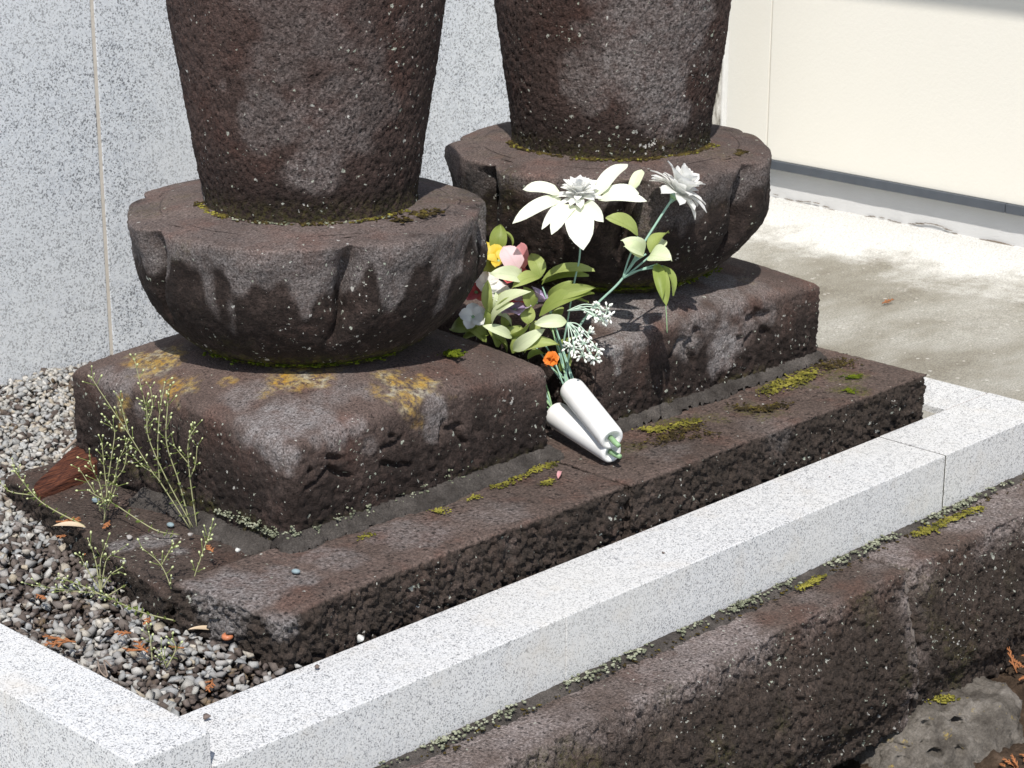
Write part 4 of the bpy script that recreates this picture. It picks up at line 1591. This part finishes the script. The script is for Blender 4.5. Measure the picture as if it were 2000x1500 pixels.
# leaf collar half way up the right stem
for (bx, by, tx, ty, W, d0, d1, bl) in ((1246, 460, 1184, 424, 26, 3.05, 3.03, .55), (1258, 494, 1214, 470, 27, 3.045, 3.02, .6), (1256, 496, 1219, 482, 20, 3.04, 3.01, .6), (1270, 494, 1307, 453, 24, 3.05, 3.07, .5),
                                      (1268, 500, 1311, 509, 30, 3.045, 3.02, .75), (1284, 516, 1301, 598, 20, 3.05, 3.03, .4), (1294, 518, 1315, 578, 18, 3.05, 3.04, .5), (1282, 514, 1293, 585, 17, 3.05, 3.02, .4), (1268, 488, 1300, 470, 18, 3.06, 3.08, .5)):
    leaf('leaf', atD(bx, by, d0), atD(tx, ty, d1), W*1.4*kA, M['leaf'] if by > 510 else M['leaf_pale' if rng.random() < .35 else 'leaf'], bqA, 0.12, 0.45, None, bl*0.5, 0.11)
for (mx, my, ex, ey) in ((1235, 515, 1262, 496), (1242, 508, 1256, 490), (1250, 527, 1284, 516), (1240, 530, 1294, 520), (1228, 505, 1246, 462), (1246, 520, 1270, 500)):
    stem(bqA, [atD(1216, 544, 3.06), atD(mx, my, 3.05), atD(ex, ey, 3.048)], 0.0013)
stem(bqA, [atD(1300, 596, 3.03), atD(1302, 620, 3.03), atD(1303, 650, 3.035)], 0.0006, 'stem_green')


def spray(parent, root, tips, seed):
    """small white buds on branching threads"""
    a_ = Acc()
    v0, f0 = ico(1)
    bud = Acc()
    for (x, y, D_) in tips:
        e = atD(x, y, D_)
        mid = (np.asarray(root)+e)/2+np.array([0, 0, 0.006])
        V, Fq = tube(smooth_path([root, mid, e], 4), 0.0008, 5)
        a_.add(V, Fq)
        for k in range(11):
            d = unit(rng.normal(size=3)+np.array([0, 0, -0.2]))
            q = e+d*(0.006+0.006*rng.random())
            V, Fq = tube([e, q], 0.0006, 4)
            a_.add(V, Fq)
            A_ = frame(e, q, (0.1, 0.2, 0.9))
            bud.add((v0*np.array([0.0018, 0.0036, 0.0018]))@A_.T+q, f0)
    o = a_.build('flower_spray', M['stem_pale'], parent)
    bud.build('bud_cluster', M['bud'], o)
    return o


spray(bqA, atD(1108, 607, 3.055), [(1152, 606, 3.05), (1170, 598, 3.045), (1186, 606, 3.045), (1176, 622, 3.04), (1160, 616, 3.04), (1190, 618, 3.045)], 1)
spray(bqA, atD(1108, 630, 3.055), [(1128, 655, 3.045), (1122, 680, 3.04), (1140, 672, 3.035), (1152, 690, 3.035), (1165, 680, 3.04), (1112, 675, 3.045), (1148, 652, 3.045), (1160, 700, 3.035), (1138, 694, 3.035)], 2)

# --- bouquet B: foliage and the mixed heads
LV = ((1058, 556, 1140, 518, 22, 3.10, 3.08, .4, 'leaf'), (1066, 600, 1150, 590, 22, 3.09, 3.07, .4, 'leaf'), (955, 655, 905, 660, 30, 3.11, 3.12, .6, 'leaf'), (990, 690, 960, 655, 26, 3.11, 3.10, .6, 'leaf'), (1024, 690, 1048, 655, 24, 3.11, 3.10, .6, 'leaf'), (1040, 600, 1022, 560, 26, 3.10, 3.09, .5, 'leaf'), (1000, 640, 960, 610, 22, 3.10, 3.08, .5, 'leaf_pale'), (1062, 690, 1030, 700, 20, 3.10, 3.09, .5, 'leaf'),
      (971, 494, 978, 438, 30, 3.13, 3.13, .5, 'leaf'), (1000, 482, 985, 452, 16, 3.13, 3.13, .4, 'leaf'), (1056, 542, 1036, 496, 30, 3.09, 3.10, .6, 'leaf'), (1024, 545, 957, 534, 28, 3.08, 3.05, .55, 'leaf_pale'),
      (1054, 540, 1000, 563, 25, 3.09, 3.06, .4, 'leaf'), (1058, 548, 1161, 528, 26, 3.09, 3.06, .35, 'leaf'), (1060, 552, 1150, 538, 24, 3.10, 3.08, .4, 'leaf'), (1070, 580, 1119, 548, 18, 3.09, 3.07, .35, 'leaf'),
      (1072, 583, 1163, 562, 24, 3.09, 3.06, .4, 'leaf'), (1053, 618, 1160, 572, 34, 3.09, 3.06, .3, 'leaf'), (962, 607, 1038, 570, 26, 3.08, 3.05, .45, 'leaf_pale'), (962, 605, 1018, 566, 20, 3.09, 3.06, .5, 'leaf'),
      (961, 635, 1003, 592, 26, 3.08, 3.05, .5, 'leaf_pale'), (957, 610, 953, 547, 20, 3.08, 3.07, .4, 'leaf'), (965, 606, 968, 570, 14, 3.08, 3.07, .4, 'leaf_pale'), (940, 640, 950, 598, 24, 3.09, 3.08, .4, 'leaf'),
      (1107, 628, 1044, 632, 24, 3.06, 3.05, .6, 'leaf_pale'), (1032, 634, 1028, 598, 26, 3.09, 3.10, .6, 'leaf'), (1002, 684, 1064, 642, 24, 3.085, 3.06, .4, 'leaf_pale'), (1008, 688, 1092, 673, 26, 3.085, 3.06, .4, 'leaf'),
      (932, 640, 878, 644, 36, 3.10, 3.11, .6, 'leaf'), (950, 668, 904, 640, 34, 3.11, 3.10, .7, 'leaf'), (974, 678, 952, 640, 28, 3.11, 3.10, .75, 'leaf'), (1000, 660, 942, 636, 18, 3.09, 3.07, .45, 'leaf_pale'),
      (1002, 668, 1018, 636, 28, 3.10, 3.10, .6, 'leaf'), (985, 655, 1036, 628, 18, 3.10, 3.08, .4, 'leaf'), (985, 640, 980, 612, 24, 3.11, 3.11, .6, 'leaf'), (1042, 660, 1060, 625, 22, 3.11, 3.11, .5, 'leaf'),
      (945, 520, 970, 506, 20, 3.13, 3.12, .5, 'leaf'), (955, 548, 962, 505, 24, 3.12, 3.12, .6, 'leaf'), (1090, 690, 1120, 660, 22, 3.11, 3.11, .5, 'leaf'), (1080, 650, 1100, 600, 24, 3.12, 3.12, .5, 'leaf'),
      (1020, 655, 975, 648, 20, 3.11, 3.10, .5, 'leaf'), (1095, 725, 1112, 690, 20, 3.11, 3.11, .5, 'leaf'), (1000, 690, 1032, 655, 22, 3.10, 3.09, .5, 'leaf'))
for (bx, by, tx, ty, W, d0, d1, bl, mt) in LV:
    leaf('leaf', atD(bx, by, d0), atD(tx, ty, d1), W*1.15*K(d0), M[mt], bqB, 0.14, 0.42, None, bl*0.45, 0.11)


def cup(parent, c, rad, mat, n, hint, spread=0.9, blunt=0.7, hub='stem_green'):
    """open flower with n broad petals"""
    ax = unit(hint)
    a_ = unit(np.cross(ax, (0.3, 0.1, 0.9)))
    b_ = np.cross(ax, a_)
    v0, f0 = ico(1)
    h = link('flower', mesh('flower', v0*rad*0.16+np.asarray(c), f0), M[hub], parent)
    for k in range(n):
        th = 2*math.pi*k/n+rng.normal(0, .15)
        d = unit(spread*(math.cos(th)*a_+math.sin(th)*b_)+ax*(1.15-spread)+rng.normal(0, .06, 3))
        p0 = np.asarray(c)+d*rad*0.08
        leaf('petal', p0, p0+d*rad, rad*1.0, mat, h, 0.10, 0.35, ax*1.2-d*0.2, blunt, 0.05, 7)
    return h


UPV = np.array([0, 0, 1.0])
h = cup(bqB, atD(1016, 527, 3.10), 0.020, M['petal_pink'], 1, UPV+VIEW*0.3, 0.55, .75, 'bud')
leaf('petal', atD(1012, 528, 3.075), atD(983, 481, 3.075), 42*K(3.08), M['petal_pale_pink'], h, 0.1, 0.25, VIEW+UPV*.4, .75)
leaf('petal', atD(1024, 524, 3.10), atD(1018, 474, 3.11), 34*K(3.1), M['petal_pink'], h, 0.1, 0.25, VIEW+UPV*.2-rt*.5, .6)
cup(bqB, atD(956, 500, 3.12), 0.022, M['petal_yellow'], 5, VIEW*.5+UPV, 0.9, .6, 'stem_green')
cup(bqB, atD(974, 510, 3.10), 0.018, M['petal_yellow'], 4, VIEW*.6+UPV, 0.9, .6, 'stem_green')
cup(bqB, atD(930, 572, 3.11), 0.024, M['petal_red'], 5, VIEW*.6+UPV*.6, 0.85, .7)
cup(bqB, atD(1000, 545, 3.11), 0.024, M['petal_red'], 5, VIEW*.4+UPV, 0.85, .7)
cup(bqB, atD(1012, 588, 3.11), 0.020, M['petal_red'], 5, VIEW*.4+UPV, 0.85, .7)
cup(bqB, atD(948, 556, 3.10), 0.020, M['petal_white'], 5, VIEW*.5+UPV*.8, 0.9, .7)
cup(bqB, atD(968, 575, 3.09), 0.022, M['petal_white'], 6, VIEW*.5+UPV*.8, 0.9, .7)
cup(bqB, atD(924, 619, 3.085), 0.0195, M['petal_white'], 5, VIEW*.9+UPV*.35, 0.95, .6)
cup(bqB, atD(1047, 590, 3.10), 0.022, M['petal_lilac'], 5, UPV+rt*.6, 0.6, .75)
cup(bqB, atD(1005, 606, 3.10), 0.024, M['petal_lilac'], 6, VIEW*.5+UPV, 0.85, .7)
# crumpled orange head
h = cup(bqB, atD(1077, 703, 3.06), 0.0125, M['petal_orange'], 7, VIEW+UPV*.3, 0.75, .8, 'stem_green')
for k in range(8):
    d = unit(rng.normal(size=3)+VIEW*.5)
    leaf('petal', atD(1077, 703, 3.06)+d*0.002, atD(1077, 703, 3.06)+d*0.011, 0.013, M['petal_orange'], h, 0.3, 0.6, rng.normal(size=3), .85, 0.35, 6)
for (x, y, D_) in ((1078, 640, 3.10), (1070, 600, 3.11), (1060, 560, 3.10), (1050, 650, 3.11), (1065, 690, 3.10), (1040, 670, 3.11), (1085, 660, 3.09), (1075, 700, 3.10), (1092, 690, 3.09)):
    stem(bqA, [hA1-unit(hA1-hA0)*0.004+rng.normal(0, .004, 3), atD((x+1112)/2+rng.normal(0, 3), (y+757)/2, 3.10), atD(x, y, D_)], 0.0012, 'stem' if rng.random() < .6 else 'stem_green')
for (x, y, D_) in ((1062, 770, 3.11), (1055, 740, 3.115), (1050, 760, 3.11), (1066, 750, 3.11), (1040, 740, 3.12), (1046, 775, 3.115)):
    stem(bqB, [hB1-unit(hB1-hB0)*0.004+rng.normal(0, .004, 3), atD((x+1082)/2, (y+806)/2, 3.10), atD(x, y, D_)], 0.0013, 'stem_green' if rng.random() < .6 else 'stem')

# =================================================================== WEEDS
M['weed_stem'] = flat_mat('dry_green_stem', (0.30, 0.30, 0.16), 0.7, 100, 0.25)
M['weed_leaf'] = leaf_mat('weed_leaf', (0.20, 0.27, 0.07), (0.34, 0.38, 0.14), 0.35)
M['weed_bud'] = flat_mat('weed_bud', (0.46, 0.50, 0.26), 0.6, 90, 0.2)


def weed(label, paths, root, lean=0.0):
    """paths: lists of 3-D points; opposite leaf pairs along the stems and buds on fine branches near the tips"""
    e = empty('weed', tuple(root))
    tag(e, label, 'weed', 'thin weeds in the gravel and cracks')
    lf, bd = Acc(), Acc()
    v0, f0 = ico(1)
    for pts in paths:
        P = smooth_path(pts, 6)
        n = len(P)
        V, Fq = tube(P, list(np.linspace(0.00095, 0.0005, n)), 5)
        link('stem', mesh('stem', V, Fq), M['weed_stem'], e)
        L = sum(np.linalg.norm(P[i+1]-P[i]) for i in range(n-1))
        m = max(4, int(L/0.011))
        for k in range(1, m+1):
            f_ = k/m
            i = min(int(f_*(n-1)), n-2)
            p = P[i]+(P[i+1]-P[i])*(f_*(n-1)-i)
            d = unit(P[i+1]-P[i])
            sd = unit(np.cross(d, rng.normal(size=3)))
            for sg in (-1, 1):
                if f_ < 0.62 or rng.random() < .35:
                    l_ = (0.0048+0.003*rng.random())*(1.15-0.45*f_)
                    Vv, Ff = leaf_geo(l_, l_*0.55, 0.1, 0.3, 0.4, 3, 2)
                    lf.add(Vv@frame(p, p+sd*sg+d*0.3, d).T+p, Ff)
                if f_ > 0.42 and rng.random() < .8:
                    br = 0.006+0.012*rng.random()
                    q = p+unit(sd*sg*0.8+d*1.0+rng.normal(0, .25, 3))*br
                    Vv, Ff = tube([p, q], 0.00042, 4)
                    lf.add(Vv, Ff)
                    s_ = 0.0011+0.0006*rng.random()
                    bd.add((v0*np.array([s_, s_*1.5, s_]))@frame(p, q, (0.3, 0.5, 0.8)).T+q, f0)
        bd.add(v0*0.0014+P[-1], f0)
    tag(lf.build('leaf_pairs', M['weed_leaf'], e), kind='stuff')
    tag(bd.build('buds', M['weed_bud'], e), kind='stuff')
    return e


def c1(L_):
    return [(x*.35, 600+y*.35) for x, y in L_]


def c2(L_):
    return [(x*.35, 975+y*.35) for x, y in L_]


def lift(root, L_, dD=-0.05):
    """points above a root: depth from the root, leaning towards the viewer with height"""
    D0 = depth(root)
    y0 = L_[0][1]
    return [atD(x, y, D0+dD*(y0-y)/300.0) for x, y in L_]


r1 = onz(378, 1037, .052)
weed('tall spindly weed with buds growing in the corner of the stained block', [lift(r1, c1(q)) for q in (
    [(1060, 1235), (890, 970), (850, 920), (720, 710), (560, 470), (510, 390)], [(1080, 1235), (930, 960), (830, 730), (820, 590), (800, 500), (750, 290)],
    [(1066, 1235), (1000, 980), (930, 760), (935, 560), (945, 460)], [(1100, 1235), (1060, 950), (1050, 760), (1090, 670)], [(890, 970), (880, 800), (890, 600), (920, 420)],
    [(850, 920), (800, 890), (750, 840)], [(1050, 870), (1000, 810), (970, 770)], [(720, 710), (690, 600), (670, 520)], [(820, 650), (850, 560), (840, 450)], [(1062, 950), (1090, 880), (1100, 780)])], r1)
r2 = onz(203, 1022, .052)
weed('bushy little weed beside the reddish wood piece', [lift(r2, c1(q)) for q in (
    [(580, 1205), (600, 1000), (620, 850), (640, 700), (610, 640)], [(590, 1180), (560, 1000), (530, 930), (500, 860)], [(600, 1100), (640, 960), (660, 860), (720, 740)], [(560, 1140), (540, 1060), (480, 960), (440, 900)],
    [(600, 1060), (580, 880), (570, 760)], [(610, 1000), (690, 900), (710, 780)], [(600, 1120), (650, 1000), (650, 990)])], r2)
r3 = onz(165, 1027, .052)
weed('weed stem creeping over the low slab towards the gravel', [[onz(*p, .058+.01*i) for i, p in enumerate(c1([(470, 1220), (280, 1120), (190, 1050), (110, 950), (80, 900)]))],
     [onz(*p, .075+.006*i) for i, p in enumerate(c1([(190, 1050), (60, 1030), (0, 980)]))]], r3)
r4 = onz(301, 1035, .054)
weed('weed stem creeping across the low slab from the tall weed', [[onz(*p, .056+.012*i) for i, p in enumerate(c1([(1000, 1270), (860, 1240), (640, 1100), (570, 1070), (490, 1020)]))]], r4)
r5 = onz(367, 1216, .012)
weed('pale weed rising from the gravel at the corner of the front slab', [lift(r5, c2(q), -.03) for q in (
    [(1010, 690), (970, 540), (900, 370), (790, 270)], [(1060, 690), (1080, 460), (1120, 330), (1150, 240)], [(900, 370), (940, 300), (960, 270)], [(1150, 250), (1170, 190)])], r5)
r6 = onz(200, 1165, .016)
weed('sprawling weed lying on the gravel', [[onz(*p, .018+.006*abs(math.sin(i*1.3))) for i, p in enumerate(c2(q))] for q in (
    [(1030, 690), (820, 640), (690, 590), (560, 530), (380, 510), (180, 480)], [(560, 530), (450, 480), (330, 440)], [(600, 540), (700, 480), (780, 440)])]
     + [lift(r6, c2(q), -.03) for q in ([(560, 530), (580, 400), (600, 330), (660, 290)], [(560, 520), (540, 380), (520, 300), (490, 220)], [(570, 500), (620, 420), (680, 380)], [(560, 510), (480, 380), (450, 320)], [(560, 510), (560, 350), (590, 250)])], r6)
r7 = onz(300, 1300, .012)
weed('tiny weed sprigs among the front gravel', [lift(r7, c2(q), -.02) for q in ([(930, 940), (980, 840), (960, 780)], [(850, 900), (840, 800), (830, 740)], [(930, 940), (900, 860)])], r7)

# =================================================================== LITTER AND LOOSE THINGS
M['cedar'] = flat_mat('dry_cedar', (0.31, 0.125, 0.050), 0.85, 120, 0.4)
M['drywood'] = flat_mat('grey_twig', (0.24, 0.19, 0.155), 0.9, 150, 0.3)
M['dryleaf'] = leaf_mat('dry_tan_leaf', (0.55, 0.42, 0.28), (0.66, 0.54, 0.40), 0.2)


def cedar_geo(acc, c, ang, L, tilt=0.15):
    """flat scaly cedar sprig"""
    d = np.array([math.cos(ang), math.sin(ang), tilt*rng.normal()])
    s_ = np.array([-math.sin(ang), math.cos(ang), 0.1*rng.normal()])
    pts = [c+d*L*f_+s_*L*0.10*math.sin(f_*3) for f_ in (0, .35, .7, 1)]
    acc.add(*tube(pts, [0.0013, 0.0012, 0.0010, 0.0005], 5))
    for k in range(6):
        f_ = 0.15+0.13*k
        p = c+d*L*f_+s_*L*0.10*math.sin(f_*3)
        sg = 1 if k % 2 else -1
        e = p+(d*0.75+s_*sg*0.7)*L*(0.36-0.03*k)+np.array([0, 0, 0.001*rng.normal()])
        acc.add(*tube([p, (p+e)/2+d*L*0.02, e], [0.0010, 0.0010, 0.0005], 4))
        for j in (0.45, 0.75):
            p2 = p+(e-p)*j
            acc.add(*tube([p2, p2+(d*0.9-s_*sg*0.25)*L*0.10], [0.0008, 0.0004], 4))


CED = [(132, 1022, .053, .034, 'dry orange cedar sprig beside the tan leaf on the low slab'), (118, 1052, .022, .022, 'small orange cedar sprig below the tan leaf'), (176, 1078, .022, .024, 'orange cedar sprig at the edge of the low slab'),
       (78, 1166, .026, .020, 'orange cedar sprig among the grey gravel beside the sprawling weed'), (118, 1250, .022, .040, 'large forked orange cedar sprig beside the taller kerb'), (280, 1262, .020, .036, 'orange cedar sprig lying beside the tiny weed sprigs'),
       (286, 1212, .022, .022, 'upright orange cedar scrap beside the pale weed'), (408, 1336, .008, .026, 'faded cedar sprig near the inner corner of the kerbs'), (328, 1152, .024, .026, 'orange cedar sprig against the corner of the front slab'),
       (240, 1236, .020, .020, 'short cedar sprig on the gravel beside a white stone'), (412, 1072, .074, .020, 'small orange cedar scrap on the mortar edge'), (207, 1023, .056, .022, 'orange cedar scrap at the root of the bushy weed'),
       (1735, 590, -.010, .030, 'orange cedar sprig on the stained concrete'), (345, 1265, .018, .018, 'thin cedar scrap beside the brown snail shell')]
for x, y, z_, L, lab in CED:
    a_ = Acc()
    c = onz(x, y, z_+0.004)
    ang = rng.random()*6.28
    cedar_geo(a_, c-np.array([math.cos(ang), math.sin(ang), 0])*L*0.5, ang, L)
    if L > 0.03:
        cedar_geo(a_, c-np.array([math.cos(ang), math.sin(ang), 0])*L*0.3, ang+0.8, L*0.8)
    tag(a_.build('cedar_sprig', M['cedar'], None), lab, 'cedar sprig', 'dry cedar sprigs')

# litter heap at the foot of the wall
a_ = Acc()
for i in range(1100):
    x, y = 1.16+rng.random()*0.75, -0.42+rng.random()*0.30
    z_ = SOIL(x, y)+0.014+0.008*rng.random()
    if abs(x-1.215) < 0.17 and abs(y+0.15) < 0.10:
        continue
    cedar_geo(a_, np.array([x, y, z_]), rng.random()*6.28, 0.010+0.016*rng.random(), 0.7)
tag(a_.build('cedar_litter', M['cedar'], None), 'dry orange cedar litter on the soil below the stone wall', 'leaf litter', None, 'stuff')

# tan dry leaves
for (bx, by, tx, ty, W, z_, lab) in ((168, 1030, 100, 1028, 15, .058, 'long tan dry leaf on the edge of the low slab'), (428, 1232, 366, 1230, 13, .018, 'pale curled dry leaf at the foot of the front slab')):
    o = leaf('dry_leaf', onz(bx, by, z_), onz(tx, ty, z_+.004), W*K(2.6), M['dryleaf'], None, 0.08, 0.4, UPV+VIEW*.3, .35, .1)
    tag(o, lab, 'dry leaf')
# twig and white root threads
V, Fq = tube(smooth_path([onz(122, 884, .030), onz(146, 862, .034), onz(172, 842, .032)], 5), [0.0020]*5+[0.0030]*6, 7)
tag(link('twig', mesh('twig', V, Fq), M['drywood']), 'grey twig lying on the pale gravel beside the wood piece', 'twig')
V, Fq = tube(smooth_path([onz(*p, .016) for p in c2([(545, 900), (560, 960), (600, 990), (580, 900), (620, 930)])], 5), 0.0011, 5)
tag(link('twig', mesh('twig', V, Fq), M['drywood']), 'thin curled grey twig beside the taller kerb', 'twig')

# reddish weathered wood
t = NT('reddish_wood')
co = t.coord('Generated')
sv = t.t.nodes.new('ShaderNodeVectorMath')
sv.operation = 'MULTIPLY'
t.set(sv.inputs[0], co)
sv.inputs[1].default_value = (1.2, 16, 10)
g1 = t.noise(sv.outputs[0], 2.2, 5, 0.65)
c = t.ramp(g1, [(0.34, (0.022, 0.010, 0.008)), (0.5, (0.095, 0.034, 0.022)), (0.68, (0.20, 0.075, 0.038))])
M['wood'] = t.done(c, 0.85, t.bump(g1, 0.9, 0.006), 0.2)
w0, w1 = onz(72, 958, .062), onz(206, 893, .066)
ax = unit(w1-w0)
sd = unit(np.cross((0, 0, 1), ax))
L = np.linalg.norm(w1-w0)
P, N, q = rbox((0, -0.5, 0), (1, 0.5, 1), 0.03, 0.08)
hw = 0.006+0.016*np.clip(P[:, 0]*1.7, 0, 1)**0.8
zz = P[:, 2]*(0.010+0.020*np.clip(P[:, 0]*1.4, 0, 1))
yy = P[:, 1]*2*hw
X3 = w0+np.outer(P[:, 0]*L*1.05, ax)+np.outer(yy, sd)+np.outer(zz-0.010, [0, 0, 1.0])
gr_ = vnoise(np.stack([P[:, 0]*3, yy*260, zz*200], 1), 1.0, 5)
X3[:, 2] += 0.0016*gr_+0.010*P[:, 1]
me = mesh('wood_piece', X3, q)
tag(link('wood_piece', me, M['wood']), 'reddish brown weathered wood piece with a tapered end on the low slab', 'wood')

# loose pebbles
M['peb_blue'] = flat_mat('blue_grey_pebble', (0.20, 0.26, 0.28), 0.6, 140, 0.3)
M['peb_grey'] = flat_mat('grey_pebble', (0.34, 0.32, 0.30), 0.8, 140, 0.35, 0.4)
M['peb_white'] = flat_mat('white_pebble', (0.56, 0.56, 0.53), 0.8, 140, 0.25, 0.4)
M['peb_brown'] = flat_mat('brown_pebble', (0.16, 0.125, 0.11), 0.85, 140, 0.35, 0.4)
PEB = [(578, 1118, .073, .0058, 'peb_blue', 'smooth blue-grey pebble on the pale front slab'), (187, 979, .056, .0065, 'peb_blue', 'smooth blue-grey pebble on the low slab beside the bushy weed'),
       (333, 1027, .056, .0060, 'peb_blue', 'flat blue-grey pebble at the root of the tall weed'), (252, 1051, .056, .0055, 'peb_grey', 'angular grey pebble on the low slab between two weeds'),
       (464, 1077, .074, .0055, 'peb_white', 'angular pale pebble beside the cement bedding'), (404, 1402, .004, .0056, 'peb_brown', 'brown pebble on the granite kerb at the inner corner'),
       (703, 1250, .003, .0070, 'peb_white', 'white stone wedged between front slab and granite kerb'), (620, 1304, .003, .0050, 'peb_brown', 'dark flat pebble on the inner edge of the kerb'),
       (1296, 1080, .001, .0030, 'peb_brown', 'tiny dark speck of stone on the long granite kerb'), (1620, 932, .001, .0025, 'peb_brown', 'tiny dark crumb near the kerb joint'),
       (345, 1158, .030, .0150, 'peb_grey', 'flat grey stone against the corner of the front slab'), (372, 1045, .060, .0045, 'peb_grey', 'small grey pebble tucked under the tall weed')]
for i, (x, y, z_, s_, mt, lab) in enumerate(PEB):
    v, f_ = ROCKS[i % NV] if mt != 'peb_blue' else (ico(2)[0]*np.array([1, .75, .45]), ico(2)[1])
    a0 = rng.random()*6.28
    rm = np.array([[math.cos(a0), -math.sin(a0), 0], [math.sin(a0), math.cos(a0), 0], [0, 0, 1]])
    o = link('pebble', mesh('pebble', (v*s_*np.array([1, 1, 1.2]))@rm.T+onz(x, y, z_)+np.array([0, 0, s_*.25]), f_), M[mt], None, mt == 'peb_blue')
    tag(o, lab, 'pebble', 'loose pebbles on slabs and kerb')
# snail shell
M['shell'] = flat_mat('brown_snail_shell', (0.46, 0.17, 0.085), 0.35, 200, 0.3)
V, Fq = [], []
n, tw = 60, 8
c0 = onz(446, 1245, .020)
Vt, Ft = tube([c0+np.array([(0.0052*(1-i/n)+0.0004)*math.cos(i*0.21), (0.0052*(1-i/n)+0.0004)*math.sin(i*0.21), 0.004*i/n]) for i in range(n)], [0.0040*(1-i/n)+0.0006 for i in range(n)], tw)
tag(link('snail_shell', mesh('snail_shell', Vt, Ft), M['shell']), 'small orange-brown snail shell on the gravel at the slab corner', 'snail shell')
# pink petal scrap on the slab
o = leaf('petal_scrap', onz(1090, 935, .073), onz(1096, 921, .076), 0.006, M['petal_pink'], None, .2, .4, UPV, .6)
tag(o, 'tiny pink petal scrap on the slab in front of the white handles', 'petal')
